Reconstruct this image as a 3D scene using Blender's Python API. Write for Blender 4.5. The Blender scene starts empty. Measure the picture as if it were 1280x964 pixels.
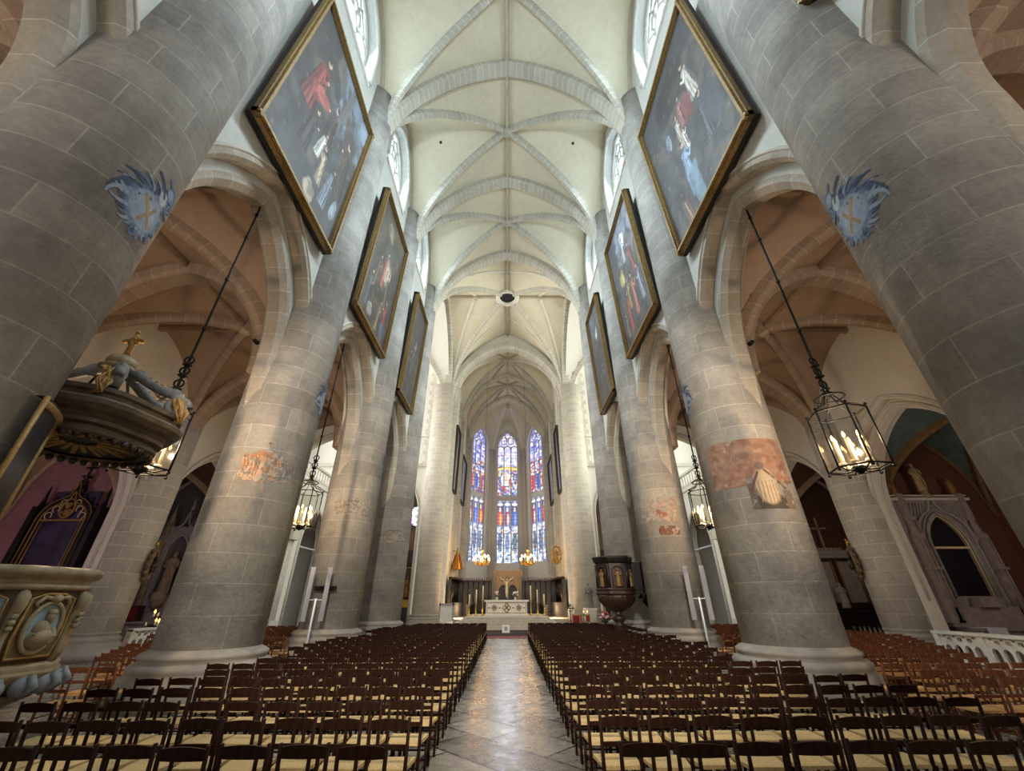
import bpy, math, random
import numpy as np
from math import sin, cos, pi, sqrt, radians, atan2, hypot
from mathutils import Vector, Matrix
from mathutils.geometry import tessellate_polygon

random.seed(7)
RNG = np.random.default_rng(11)
SC = bpy.context.scene
COL = SC.collection

# ------------------------------------------------------------------ mesh builder
class MB:
    def __init__(self):
        self.v = []; self.f = []; self.uv = []; self.mi = []; self.cur = 0; self.smooth = []
    def face(self, idx, uv=None, smooth=False):
        self.f.append(tuple(idx)); self.uv.append(uv); self.mi.append(self.cur); self.smooth.append(smooth)
    def add(self, verts):
        b = len(self.v); self.v.extend([tuple(p) for p in verts]); return b
    def box(self, cx, cy, cz, sx, sy, sz, rot=None, taper=1.0):
        b = []
        for dz in (-.5, .5):
            k = taper if dz > 0 else 1.0
            for dx, dy in ((-.5, -.5), (.5, -.5), (.5, .5), (-.5, .5)):
                p = Vector((dx*sx*k, dy*sy*k, dz*sz))
                if rot is not None: p = rot @ p
                b.append((cx+p.x, cy+p.y, cz+p.z))
        i = self.add(b)
        for q in ((3,2,1,0),(4,5,6,7),(0,1,5,4),(1,2,6,5),(2,3,7,6),(3,0,4,7)):
            self.face([i+k for k in q])
        return self
    def bb(self, x0, x1, y0, y1, z0, z1):
        return self.box((x0+x1)/2, (y0+y1)/2, (z0+z1)/2, x1-x0, y1-y0, z1-z0)
    def beam(self, p0, p1, w, h, up=(0,0,1)):
        p0 = Vector(p0); p1 = Vector(p1); t = (p1-p0).normalized(); u = Vector(up)
        s = t.cross(u)
        if s.length < 1e-4: s = t.cross(Vector((1,0,0)))
        s.normalize(); u = s.cross(t)
        vs = []
        for p in (p0, p1):
            for a, c in ((-1,-1),(1,-1),(1,1),(-1,1)):
                vs.append(p + s*(a*w/2) + u*(c*h/2))
        i = self.add(vs)
        for q in ((0,1,2,3),(7,6,5,4),(4,5,1,0),(5,6,2,1),(6,7,3,2),(7,4,0,3)):
            self.face([i+k for k in q])
        return self
    def ring(self, c, t, u, r, n, ru=None):
        t = Vector(t).normalized(); u = Vector(u); s = t.cross(u).normalized(); u = s.cross(t)
        return [Vector(c) + s*(cos(2*pi*k/n)*r) + u*(sin(2*pi*k/n)*(ru or r)) for k in range(n)]
    def tube(self, path, r, n=8, closed=False, cap=True, smooth=True):
        P = [Vector(p) for p in path]; m = len(P); R = r if isinstance(r, (list, tuple)) else [r]*m
        up = None; rings = []
        for i in range(m):
            if closed: t = P[(i+1) % m] - P[i-1]
            else: t = P[min(i+1, m-1)] - P[max(i-1, 0)]
            if t.length < 1e-9: t = Vector((0,0,1))
            t.normalize()
            if up is None:
                up = Vector((0,0,1)) if abs(t.z) < .9 else Vector((1,0,0))
            up = (up - t*up.dot(t))
            if up.length < 1e-5: up = t.orthogonal()
            up.normalize()
            rings.append(self.add(self.ring(P[i], t, up, max(R[i], 1e-4), n)))
        mm = m if closed else m-1
        for i in range(mm):
            a = rings[i]; b = rings[(i+1) % m]
            for k in range(n):
                self.face((a+k, a+(k+1) % n, b+(k+1) % n, b+k), None, smooth)
        if cap and not closed:
            self.face([rings[0]+k for k in range(n)][::-1]); self.face([rings[-1]+k for k in range(n)])
        return self
    def cyl(self, x, y, z0, z1, r0, r1=None, n=16, smooth=True):
        return self.tube([(x,y,z0),(x,y,z1)], [r0, r0 if r1 is None else r1], n, smooth=smooth)
    def lathe(self, prof, n=24, c=(0,0,0), a0=0., a1=2*pi, mod=None, cap=True, smooth=True, uvr=None, sx=1., sy=1.):
        full = abs(a1-a0-2*pi) < 1e-6; m = n if full else n+1; rows = []
        for (r, z) in prof:
            vs = []
            for k in range(m):
                a = a0+(a1-a0)*k/n
                rr = r*(mod(a, z, r) if mod else 1)
                vs.append((c[0]+cos(a)*rr*sx, c[1]+sin(a)*rr*sy, c[2]+z))
            rows.append(self.add(vs))
        L = 0
        for i in range(len(prof)-1):
            dl = hypot(prof[i+1][0]-prof[i][0], prof[i+1][1]-prof[i][1])
            for k in range(n):
                k2 = (k+1) % m
                uv = None
                if uvr: uv = [((a0+(a1-a0)*q/n)*uvr, h) for q, h in ((k, L), (k+1, L), (k+1, L+dl), (k, L+dl))]
                self.face((rows[i]+k, rows[i]+k2, rows[i+1]+k2, rows[i+1]+k), uv, smooth)
            L += dl
        if cap and full:
            if prof[0][0] > 1e-3: self.face([rows[0]+k for k in range(n)][::-1])
            if prof[-1][0] > 1e-3: self.face([rows[-1]+k for k in range(n)])
        return self
    def ball(self, c, r, n=10, m=7):
        if not isinstance(r, (tuple, list)): r = (r, r, r)
        rows = []
        for j in range(1, m):
            t = pi*j/m
            rows.append(self.add([(c[0]+r[0]*sin(t)*cos(2*pi*k/n), c[1]+r[1]*sin(t)*sin(2*pi*k/n), c[2]-r[2]*cos(t)) for k in range(n)]))
        lo = self.add([(c[0], c[1], c[2]-r[2])]); hi = self.add([(c[0], c[1], c[2]+r[2])])
        for k in range(n):
            k2 = (k+1) % n
            self.face((lo, rows[0]+k2, rows[0]+k), None, True); self.face((hi, rows[-1]+k, rows[-1]+k2), None, True)
            for j in range(len(rows)-1):
                self.face((rows[j]+k, rows[j]+k2, rows[j+1]+k2, rows[j+1]+k), None, True)
        return self
    def grid(self, nu, nv, fn, uv=None, smooth=True, flip=False):
        b = self.add([fn(i/nu, j/nv) for j in range(nv+1) for i in range(nu+1)])
        for j in range(nv):
            for i in range(nu):
                q = [b+j*(nu+1)+i, b+j*(nu+1)+i+1, b+(j+1)*(nu+1)+i+1, b+(j+1)*(nu+1)+i]
                w = None
                if uv: w = [uv(i/nu, j/nv), uv((i+1)/nu, j/nv), uv((i+1)/nu, (j+1)/nv), uv(i/nu, (j+1)/nv)]
                if flip: q = q[::-1]; w = w[::-1] if w else None
                self.face(q, w, smooth)
        return self
    def sweep(self, prof, path, ups, closed=False, smooth=False):
        """profile (s,u) swept along path: s across (t x up), u along up; UV = (path length, profile length)"""
        P = [Vector(p) for p in path]; m = len(P); k = len(prof); rows = []; Ls = [0.]
        pl = [0.]
        for i in range(k): pl.append(pl[-1]+hypot(prof[(i+1) % k][0]-prof[i][0], prof[(i+1) % k][1]-prof[i][1]))
        for i in range(m):
            t = P[min(i+1, m-1)]-P[max(i-1, 0)]
            t.normalize(); u = Vector(ups[i] if isinstance(ups, list) else ups)
            s = t.cross(u)
            if s.length < 1e-6: s = t.orthogonal()
            s.normalize(); u = s.cross(t)
            rows.append(self.add([P[i]+s*a+u*b for a, b in prof]))
            if i: Ls.append(Ls[-1]+(P[i]-P[i-1]).length)
        for i in range(m-1):
            for q in range(k):
                q2 = (q+1) % k
                self.face((rows[i]+q, rows[i]+q2, rows[i+1]+q2, rows[i+1]+q),
                          [(Ls[i], pl[q]), (Ls[i], pl[q+1]), (Ls[i+1], pl[q+1]), (Ls[i+1], pl[q])], smooth)
        self.face([rows[0]+q for q in range(k)][::-1]); self.face([rows[-1]+q for q in range(k)])
        return self
    def sheet(self, polys, to3, off=None):
        """flat polygon with holes; polys in 2D, to3 maps (a,b) to 3D; off: thickness vector, also makes the sides"""
        flat = [p for pl in polys for p in pl]
        tris = tessellate_polygon([[Vector((a, b, 0)) for a, b in pl] for pl in polys])
        A = self.add([to3(a, b) for a, b in flat])
        for t in tris: self.face([A+i for i in t], [flat[i] for i in t])
        if off is not None:
            o = Vector(off)
            B = self.add([Vector(to3(a, b))+o for a, b in flat])
            for t in tris: self.face([B+i for i in t][::-1], [flat[i] for i in t][::-1])
            st = 0
            for pl in polys:
                n = len(pl)
                for i in range(n):
                    j = (i+1) % n
                    self.face((A+st+i, A+st+j, B+st+j, B+st+i))
                st += n
        return self
    def build(self, name, mats, parent=None, loc=None):
        me = bpy.data.meshes.new(name)
        me.from_pydata([tuple(p) for p in self.v], [], self.f)
        if not isinstance(mats, (list, tuple)): mats = [mats]
        for m in mats: me.materials.append(m)
        me.polygons.foreach_set('material_index', self.mi)
        me.polygons.foreach_set('use_smooth', self.smooth)
        if any(u is not None for u in self.uv):
            lay = me.uv_layers.new(name='UVMap'); arr = []
            for f, u in zip(self.f, self.uv):
                arr.extend(u if u is not None else [(0, 0)]*len(f))
            lay.data.foreach_set('uv', [c for p in arr for c in p])
        me.validate(); me.update()
        o = bpy.data.objects.new(name, me); COL.objects.link(o)
        if parent: o.parent = parent
        if loc is not None: o.location = loc
        return o

def thing(name, label, cat, loc=(0,0,0), rz=0., group=None):
    o = bpy.data.objects.new(name, None); COL.objects.link(o)
    o.empty_display_size = .1
    o.location = loc; o.rotation_euler = (0, 0, rz); o['label'] = label; o['category'] = cat
    if group: o['group'] = group
    return o
def tag(o, label, cat, group=None, kind=None):
    o['label'] = label; o['category'] = cat
    if group: o['group'] = group
    if kind: o['kind'] = kind
    return o
def struct(o, label=None, cat=None):
    o['kind'] = 'structure'
    if label: o['label'] = label
    if cat: o['category'] = cat
    return o
def kids(o): return list(o.children)
def copy_tree(o, parent=None):
    c = o.copy(); COL.objects.link(c)
    if parent: c.parent = parent
    for ch in kids(o): copy_tree(ch, c)
    return c

# ------------------------------------------------------------------ materials
def lin(c):
    return tuple(((x/255.)/12.92 if x/255. <= .04045 else ((x/255.+.055)/1.055)**2.4) for x in c)
def L4(c): return lin(c)+(1.,)
class NT:
    def __init__(self, name):
        self.m = bpy.data.materials.new(name); self.m.use_nodes = True
        self.t = self.m.node_tree; self.t.nodes.clear()
        self.out = self.n('ShaderNodeOutputMaterial')
    def n(self, ty, **kw):
        o = self.t.nodes.new(ty)
        for k, v in kw.items():
            if k in o.inputs.keys(): o.inputs[k].default_value = v
            else: setattr(o, k, v)
        return o
    def l(self, a, b): self.t.links.new(a, b)
def setin(node, **kw):
    for k, v in kw.items(): node.inputs[k.replace('_', ' ')].default_value = v
def bsdf(T, rough=.6, metal=0., spec=.4):
    b = T.n('ShaderNodeBsdfPrincipled'); b.inputs['Roughness'].default_value = rough
    b.inputs['Metallic'].default_value = metal
    b.inputs['Specular IOR Level'].default_value = spec
    T.l(b.outputs[0], T.out.inputs[0]); return b
def simple(name, c, rough=.6, metal=0., var=.25, scale=6., spec=.4, bump=0.):
    T = NT(name); b = bsdf(T, rough, metal, spec)
    tc = T.n('ShaderNodeTexCoord'); nz = T.n('ShaderNodeTexNoise'); setin(nz, Scale=scale, Detail=5.)
    T.l(tc.outputs['Object'], nz.inputs['Vector'])
    r = T.n('ShaderNodeValToRGB'); r.color_ramp.elements[0].position = .3; r.color_ramp.elements[1].position = .7
    k = lin(c)
    r.color_ramp.elements[0].color = tuple(x*(1-var) for x in k)+(1,)
    r.color_ramp.elements[1].color = tuple(min(1, x*(1+var)) for x in k)+(1,)
    T.l(nz.outputs['Fac'], r.inputs[0]); T.l(r.outputs[0], b.inputs['Base Color'])
    if bump:
        bp = T.n('ShaderNodeBump'); setin(bp, Strength=bump, Distance=.02); T.l(nz.outputs['Fac'], bp.inputs['Height']); T.l(bp.outputs[0], b.inputs['Normal'])
    return T.m
def emit(name, c, s):
    T = NT(name); e = T.n('ShaderNodeEmission'); e.inputs[0].default_value = L4(c); e.inputs[1].default_value = s
    T.l(e.outputs[0], T.out.inputs[0]); return T.m
def blocks(name, c1, c2, mortar, bw, rh, ms=.02, rough=.85, stain=.35, squash=1.0, bump=.25, offset=.5, uvscale=1.):
    """ashlar blocks in UV metres with stains"""
    T = NT(name); b = bsdf(T, rough, 0, .2)
    uv = T.n('ShaderNodeUVMap'); br = T.n('ShaderNodeTexBrick')
    nzw = T.n('ShaderNodeTexNoise'); setin(nzw, Scale=.35, Detail=1.)
    br.inputs['Color1'].default_value = L4(c1); br.inputs['Color2'].default_value = L4(c2); br.inputs['Mortar'].default_value = L4(mortar)
    setin(br, Scale=1., Mortar_Size=ms, Mortar_Smooth=.3, Bias=0., Brick_Width=bw, Row_Height=rh)
    br.offset = offset
    T.l(uv.outputs[0], br.inputs['Vector'])
    tc = T.n('ShaderNodeTexCoord')
    n1 = T.n('ShaderNodeTexNoise'); setin(n1, Scale=.55, Detail=6., Roughness=.65); T.l(tc.outputs['Object'], n1.inputs['Vector'])
    n2 = T.n('ShaderNodeTexNoise'); setin(n2, Scale=9., Detail=4., Roughness=.7); T.l(tc.outputs['Object'], n2.inputs['Vector'])
    r1 = T.n('ShaderNodeMapRange'); setin(r1, From_Min=.3, From_Max=.7, To_Min=1-stain, To_Max=1+stain*.5); T.l(n1.outputs['Fac'], r1.inputs['Value'])
    r2 = T.n('ShaderNodeMapRange'); setin(r2, From_Min=.3, From_Max=.7, To_Min=.86, To_Max=1.1); T.l(n2.outputs['Fac'], r2.inputs['Value'])
    mu = T.n('ShaderNodeMath', operation='MULTIPLY'); T.l(r1.outputs[0], mu.inputs[0]); T.l(r2.outputs[0], mu.inputs[1])
    mx = T.n('ShaderNodeVectorMath', operation='SCALE'); T.l(br.outputs['Color'], mx.inputs[0]); T.l(mu.outputs[0], mx.inputs['Scale'])
    T.l(mx.outputs[0], b.inputs['Base Color'])
    bp = T.n('ShaderNodeBump'); setin(bp, Strength=bump, Distance=.03); T.l(n2.outputs['Fac'], bp.inputs['Height']); T.l(bp.outputs[0], b.inputs['Normal'])
    return T.m
def plaster(name, c, stain=.12, scale=.5, rough=.9, streak=False):
    T = NT(name); b = bsdf(T, rough, 0, .15); tc = T.n('ShaderNodeTexCoord')
    n1 = T.n('ShaderNodeTexNoise'); setin(n1, Scale=scale, Detail=7., Roughness=.6)
    T.l(tc.outputs['Object'], n1.inputs['Vector'])
    n2 = T.n('ShaderNodeTexNoise'); setin(n2, Scale=scale*9, Detail=4.); T.l(tc.outputs['Object'], n2.inputs['Vector'])
    ad = T.n('ShaderNodeMath', operation='ADD'); T.l(n1.outputs['Fac'], ad.inputs[0]); T.l(n2.outputs['Fac'], ad.inputs[1])
    r = T.n('ShaderNodeValToRGB'); r.color_ramp.elements[0].position = .35*1.0; r.color_ramp.elements[1].position = .75
    hf = T.n('ShaderNodeMath', operation='MULTIPLY'); hf.inputs[1].default_value = .5; T.l(ad.outputs[0], hf.inputs[0])
    k = lin(c); r.color_ramp.elements[0].color = tuple(x*(1-stain) for x in k)+(1,); r.color_ramp.elements[1].color = tuple(min(1, x*(1+stain*.6)) for x in k)+(1,)
    T.l(hf.outputs[0], r.inputs[0]); T.l(r.outputs[0], b.inputs['Base Color'])
    return T.m
def vcol(name, rough=.6, strength=0., spec=.2, clear=0.):
    """colours carried by the mesh's own colour attribute"""
    T = NT(name); a = T.n('ShaderNodeAttribute'); a.attribute_name = 'Col'
    if strength:
        e = T.n('ShaderNodeEmission'); e.inputs[1].default_value = strength; T.l(a.outputs['Color'], e.inputs[0]); T.l(e.outputs[0], T.out.inputs[0])
        if clear:
            tr = T.n('ShaderNodeBsdfTransparent'); tr.inputs[0].default_value = (clear,)*3+(1,); ad = T.n('ShaderNodeAddShader'); T.l(e.outputs[0], ad.inputs[0]); T.l(tr.outputs[0], ad.inputs[1]); T.l(ad.outputs[0], T.out.inputs[0])
    else:
        b = bsdf(T, rough, 0, spec); T.l(a.outputs['Color'], b.inputs['Base Color'])
    return T.m
def wood(name, c, rough=.45, spec=.5):
    T = NT(name); b = bsdf(T, rough, 0, spec); tc = T.n('ShaderNodeTexCoord'); mp = T.n('ShaderNodeMapping')
    mp.inputs['Scale'].default_value = (14., 14., 2.); T.l(tc.outputs['Object'], mp.inputs[0])
    nz = T.n('ShaderNodeTexNoise'); setin(nz, Scale=2., Detail=5., Distortion=.6); T.l(mp.outputs[0], nz.inputs['Vector'])
    r = T.n('ShaderNodeValToRGB'); k = lin(c)
    r.color_ramp.elements[0].position = .35; r.color_ramp.elements[1].position = .7
    r.color_ramp.elements[0].color = tuple(x*.65 for x in k)+(1,); r.color_ramp.elements[1].color = tuple(x*1.3 for x in k)+(1,)
    T.l(nz.outputs['Fac'], r.inputs[0]); T.l(r.outputs[0], b.inputs['Base Color']); return T.m

M = {}
M['pillar'] = blocks('pillar_ashlar', (168,164,156), (153,149,142), (186,182,174), 1.8535, .70, .014, stain=.42, bump=.4)
M['pillar_white'] = blocks('crossing_ashlar', (206,200,186), (192,186,172), (222,216,203), 1.0, .42, .016, stain=.15)
M['base'] = simple('moulded_base_stone', (134,127,117), .8, var=.18, scale=2.5, bump=.3)
M['wall'] = plaster('limewashed_wall', (200,200,192), .12, .4)
M['wall_white'] = plaster('white_limewash', (232,230,220), .06, .4)
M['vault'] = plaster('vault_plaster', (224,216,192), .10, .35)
M['rib'] = blocks('vault_rib_stone', (202,197,182), (188,183,168), (226,222,208), .42, 4., .02, stain=.12, bump=.1)
M['ridge'] = simple('ridge_rib_stone', (186,177,158), .85, var=.12, scale=2.)
M['arch'] = blocks('arcade_arch_stone', (182,172,156), (164,154,139), (200,192,178), .8, 5., .016, stain=.2, bump=.15)
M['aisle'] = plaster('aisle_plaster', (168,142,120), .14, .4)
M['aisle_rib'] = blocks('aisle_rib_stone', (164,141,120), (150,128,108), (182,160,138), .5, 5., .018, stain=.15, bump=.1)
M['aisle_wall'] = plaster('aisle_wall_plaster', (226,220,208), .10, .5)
M['aisle_pier'] = blocks('aisle_pier_ashlar', (194,189,178), (176,170,160), (212,207,197), 1.0, .55, .018, stain=.2)
M['iron'] = simple('black_wrought_iron', (22,21,20), .5, .6, var=.2)
M['gold'] = simple('old_gilding', (176,132,52), .38, .8, var=.35, scale=14.)
M['brass'] = simple('polished_brass', (200,160,80), .3, .9, var=.2, scale=14.)
M['gold_paint'] = simple('ochre_gilt_paint', (150,116,64), .5, .2, var=.35, scale=18.)
M['chair'] = wood('dark_chair_wood', (40,20,9), .6, .10)
M['chair_red'] = wood('warm_lit_chair_wood', (98,58,34), .55, .15)  # reddish tone: warm aisle light put into the wood colour
M['rush'] = simple('woven_rush', (182,154,104), .8, var=.2, scale=30.)
M['rush_warm_lit'] = simple('warm_lit_rush', (176,132,78), .8, var=.2, scale=30.)  # same rush, with the warm aisle light put into its colour
M['oak'] = wood('dark_oak', (52,34,25), .42)
M['oak2'] = wood('near_black_oak', (22,15,12), .45)
M['stone_white'] = simple('white_carved_stone', (206,202,192), .75, var=.12, scale=4.)
M['stone_grey'] = simple('grey_carved_stone', (150,146,144), .8, var=.15, scale=4.)
M['stone_mauve'] = simple('mauve_painted_stone', (150,138,138), .8, var=.2, scale=5.)
M['stone_brown'] = simple('brown_carved_stone', (150,132,112), .8, var=.2, scale=5.)
M['ochre_rib'] = simple('ochre_painted_rib', (112,88,58), .8, var=.25, scale=6.)
M['figure_cream'] = simple('cream_painted_figure', (170,150,112), .7, var=.2, scale=6.)
M['figure_gilt'] = simple('darkened_gilt_figure', (116,90,50), .5, .3, var=.35, scale=10.)
M['stone_dark'] = simple('dark_grey_stone', (112,106,102), .8, var=.2, scale=6.)
M['marble'] = simple('white_marble', (226,222,210), .4, var=.08, scale=3.)
M['cream'] = simple('cream_painted_carving', (140,124,94), .55, var=.3, scale=8.)
M['cream_dark'] = simple('dirty_ochre_carving', (100,83,56), .55, var=.35, scale=8.)
M['scroll'] = simple('dusty_scroll_paint', (104,104,102), .6, var=.3, scale=9.)
M['canopy'] = simple('weathered_canopy_paint', (88,74,58), .55, var=.4, scale=5.)
M['blue_panel'] = simple('pale_blue_panel', (122,142,150), .55, var=.15, scale=6.)
M['blue_grey'] = simple('blue_grey_scroll_paint', (118,122,124), .55, var=.25, scale=9.)
M['black_wood'] = simple('black_lacquered_frame', (24,19,18), .45, var=.2)
M['dark_canvas'] = simple('dark_blue_canvas', (60,54,80), .5, var=.5, scale=1.6)
M['night_canvas'] = simple('blue_black_canvas', (16,15,28), .45, var=.4, scale=2.)
M['mauve_wall'] = plaster('mauve_chapel_paint', (170,128,132), .22, .9)
M['rust_wall'] = plaster('rust_chapel_paint', (112,76,62), .2, .9)
M['recess_shade'] = plaster('recess_shade_plaster', (30,25,22), .2, .9)  # shade of the gallery recess put into the wall colour
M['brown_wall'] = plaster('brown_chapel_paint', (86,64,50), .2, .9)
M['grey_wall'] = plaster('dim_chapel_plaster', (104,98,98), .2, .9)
M['teal'] = simple('teal_vault_paint', (86,104,100), .8, var=.2, scale=3.)
M['cloth'] = simple('white_linen', (214,218,230), .8, var=.06)
M['candle'] = simple('ivory_wax', (226,206,160), .5, var=.05)
M['flame'] = emit('candle_bulb_glow', (255,196,120), 30.)
M['small_flame'] = emit('votive_flame_glow', (255,170,70), 12.)
M['white_plastic'] = simple('white_lacquer', (196,200,210), .4, var=.04)
M['grey_plastic'] = simple('pale_grey_lacquer', (128,129,133), .45, var=.04)
M['black_plastic'] = simple('black_plastic', (24,24,25), .5, var=.1)
M['red_cloth'] = simple('red_velvet', (120,24,34), .8, var=.2)
M['red_carpet'] = simple('dull_red_carpet', (132,74,72), .95, var=.15, scale=8.)
M['leaf'] = simple('green_leaves', (62,84,44), .6, var=.3)
M['petal_white'] = simple('white_petals', (236,232,222), .6, var=.06)
M['petal_pink'] = simple('pink_petals', (196,84,100), .6, var=.15)
M['step'] = simple('worn_step_stone', (176,166,150), .7, var=.15, scale=3.)
M['paper'] = simple('white_paper', (224,224,220), .8, var=.03)
M['silver'] = simple('dull_silver', (150,150,150), .35, .8, var=.2)
T = NT('clear_lantern_glass'); g = T.n('ShaderNodeBsdfGlossy'); g.inputs['Roughness'].default_value = .08; tr = T.n('ShaderNodeBsdfTransparent'); tr.inputs[0].default_value = (.93,.92,.88,1)
mx = T.n('ShaderNodeMixShader'); mx.inputs[0].default_value = .14; T.l(tr.outputs[0], mx.inputs[1]); T.l(g.outputs[0], mx.inputs[2]); T.l(mx.outputs[0], T.out.inputs[0]); M['glass'] = T.m
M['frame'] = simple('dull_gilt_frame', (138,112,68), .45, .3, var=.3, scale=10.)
M['frame_dark'] = simple('dark_gilt_frame', (66,54,40), .55, .1, var=.3, scale=10.)  # plain darker gilt for the chancel picture frames
M['painting'] = vcol('painted_canvas', .45, spec=.35)
M['fresco'] = vcol('faded_wall_paint', .9)
M['stained'] = vcol('stained_glass_lit', strength=1.7)
M['bright_glass'] = vcol('clear_leaded_glass_lit', strength=5.0)
for _k, _s in enumerate((4.5, 3.0, 3.2, 3.6)): M['bright_glass%d' % _k] = vcol('clear_leaded_glass_lit_%d' % _k, strength=_s, clear=.7)

# floor: diagonal stone flags, worn and glossy
T = NT('stone_flags'); b = bsdf(T, .3, 0, .5); tc = T.n('ShaderNodeTexCoord'); mp = T.n('ShaderNodeMapping')
mp.inputs['Rotation'].default_value = (0, 0, radians(45)); T.l(tc.outputs['Object'], mp.inputs[0])
br = T.n('ShaderNodeTexBrick'); br.inputs['Color1'].default_value = L4((152,144,130)); br.inputs['Color2'].default_value = L4((96,90,80)); br.inputs['Mortar'].default_value = L4((26,23,20))
setin(br, Scale=1., Mortar_Size=.02, Mortar_Smooth=.1, Brick_Width=1.25, Row_Height=.85); br.offset = .37
T.l(mp.outputs[0], br.inputs['Vector'])
nz = T.n('ShaderNodeTexNoise'); setin(nz, Scale=3., Detail=8., Roughness=.7); T.l(tc.outputs['Object'], nz.inputs['Vector'])
r = T.n('ShaderNodeMapRange'); setin(r, From_Min=.3, From_Max=.7, To_Min=.65, To_Max=1.2); T.l(nz.outputs['Fac'], r.inputs['Value'])
sc_ = T.n('ShaderNodeVectorMath', operation='SCALE'); T.l(br.outputs['Color'], sc_.inputs[0]); T.l(r.outputs[0], sc_.inputs['Scale']); T.l(sc_.outputs[0], b.inputs['Base Color'])
r2 = T.n('ShaderNodeMapRange'); setin(r2, From_Min=.35, From_Max=.7, To_Min=.20, To_Max=.38); T.l(nz.outputs['Fac'], r2.inputs['Value']); T.l(r2.outputs[0], b.inputs['Roughness'])
n3 = T.n('ShaderNodeTexNoise'); setin(n3, Scale=7., Detail=3.); T.l(tc.outputs['Object'], n3.inputs['Vector'])
mb_ = T.n('ShaderNodeMath', operation='MULTIPLY'); mb_.inputs[1].default_value = -.5; T.l(br.outputs['Fac'], mb_.inputs[0])
ab_ = T.n('ShaderNodeMath', operation='ADD'); T.l(mb_.outputs[0], ab_.inputs[0]); T.l(n3.outputs['Fac'], ab_.inputs[1])
bp = T.n('ShaderNodeBump'); setin(bp, Strength=.10, Distance=.02); T.l(ab_.outputs[0], bp.inputs['Height']); T.l(bp.outputs[0], b.inputs['Normal'])
M['floor'] = T.m

# ------------------------------------------------------------------ little raster painter (vertex colours only)
class Ras:
    def __init__(s, w, h, c=None):
        s.w, s.h = w, h
        s.X, s.Y = np.meshgrid((np.arange(w)+.5)/w, (np.arange(h)+.5)/h)
        s.a = np.zeros((h, w, 4)); s.asp = h/w
        if c is not None: s.a[..., :3] = lin(c); s.a[..., 3] = 1
    def put(s, m, c, setalpha=True):
        m = np.clip(m, 0, 1)[..., None]; k = np.array(lin(c))
        s.a[..., :3] = s.a[..., :3]*(1-m)+k*m
        if setalpha: s.a[..., 3:] = np.maximum(s.a[..., 3:], m)
    def ell(s, cx, cy, rx, ry, c, rot=0., soft=.15, op=1.):
        dx = s.X-cx; dy = (s.Y-cy)
        q = cos(rot)*dx+sin(rot)*dy*s.asp; w = (-sin(rot)*dx+cos(rot)*dy*s.asp)
        d = np.sqrt((q/rx)**2+(w/(ry*s.asp))**2)
        s.put(op*np.clip((1-d)/soft+.5, 0, 1), c); return s
    def ringe(s, cx, cy, rx, ry, t, c, op=1.):
        d = np.sqrt(((s.X-cx)/rx)**2+((s.Y-cy)/ry)**2)
        s.put(op*(np.abs(d-1) < t), c); return s
    def line(s, pts, w, c, op=1.):
        m = np.zeros_like(s.X)
        for (x0, y0), (x1, y1) in zip(pts[:-1], pts[1:]):
            ax, ay = x1-x0, (y1-y0)*s.asp; px, py = s.X-x0, (s.Y-y0)*s.asp
            t = np.clip((px*ax+py*ay)/(ax*ax+ay*ay+1e-12), 0, 1)
            d = np.hypot(px-ax*t, py-ay*t); m = np.maximum(m, np.clip((w-d)/(w*.4)+.5, 0, 1))
        s.put(m*op, c); return s
    def rect(s, x0, y0, x1, y1, c, op=1.):
        s.put(op*((s.X > x0) & (s.X < x1) & (s.Y > y0) & (s.Y < y1)), c); return s
    def noise(s, amt, cells=(8, 25)):
        tot = np.zeros_like(s.X)
        for c in cells:
            g = RNG.random((c+2, c+2)); fx = s.X*c; fy = s.Y*c
            ix = fx.astype(int); iy = fy.astype(int); tx = fx-ix; ty = fy-iy
            tot += (g[iy, ix]*(1-tx)+g[iy, ix+1]*tx)*(1-ty)+(g[iy+1, ix]*(1-tx)+g[iy+1, ix+1]*tx)*ty
        tot /= len(cells)
        s.a[..., :3] *= (1+amt*(tot-.5)*2)[..., None]; s.nz = tot; return s
def ras_mesh(name, ras, fn, mat, parent=None, alpha=False, loc=None, mask=None):
    """one quad per raster cell on the surface fn(u,v); colour attribute per face corner"""
    w, h = ras.w, ras.h
    vs = [fn(i/w, j/h) for j in range(h+1) for i in range(w+1)]
    fs = []; cs = []
    for j in range(h):
        for i in range(w):
            if alpha and ras.a[j, i, 3] < .5: continue
            if mask is not None and not mask(( i+.5)/w, (j+.5)/h): continue
            q = j*(w+1)+i; fs.append((q, q+1, q+w+2, q+w+1)); cs.append(ras.a[j, i])
    me = bpy.data.meshes.new(name); used = sorted({k for f in fs for k in f}); mp = {k: n for n, k in enumerate(used)}
    me.from_pydata([tuple(vs[k]) for k in used], [], [tuple(mp[k] for k in f) for f in fs])
    at = me.color_attributes.new('Col', 'FLOAT_COLOR', 'CORNER')
    arr = np.repeat(np.array(cs), 4, axis=0); arr[:, 3] = 1
    at.data.foreach_set('color', arr.astype(np.float32).ravel())
    me.materials.append(mat); me.polygons.foreach_set('use_smooth', [True]*len(fs)); me.update()
    o = bpy.data.objects.new(name, me); COL.objects.link(o)
    if parent: o.parent = parent
    if loc is not None: o.location = loc
    return o
def arch2(a, R, zs, n=14):
    """pointed arch points from (-a,zs) over the apex to (a,zs)"""
    c = R-a; ap = zs+sqrt(R*R-c*c); th = math.acos(c/R); out = []
    for i in range(n+1):
        t = pi-(th)*i/n*1.0
        out.append((c+R*cos(t), zs+R*sin(t)))
    out[-1] = (0, ap)
    return out+[(-x, z) for x, z in out[-2::-1]]
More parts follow.
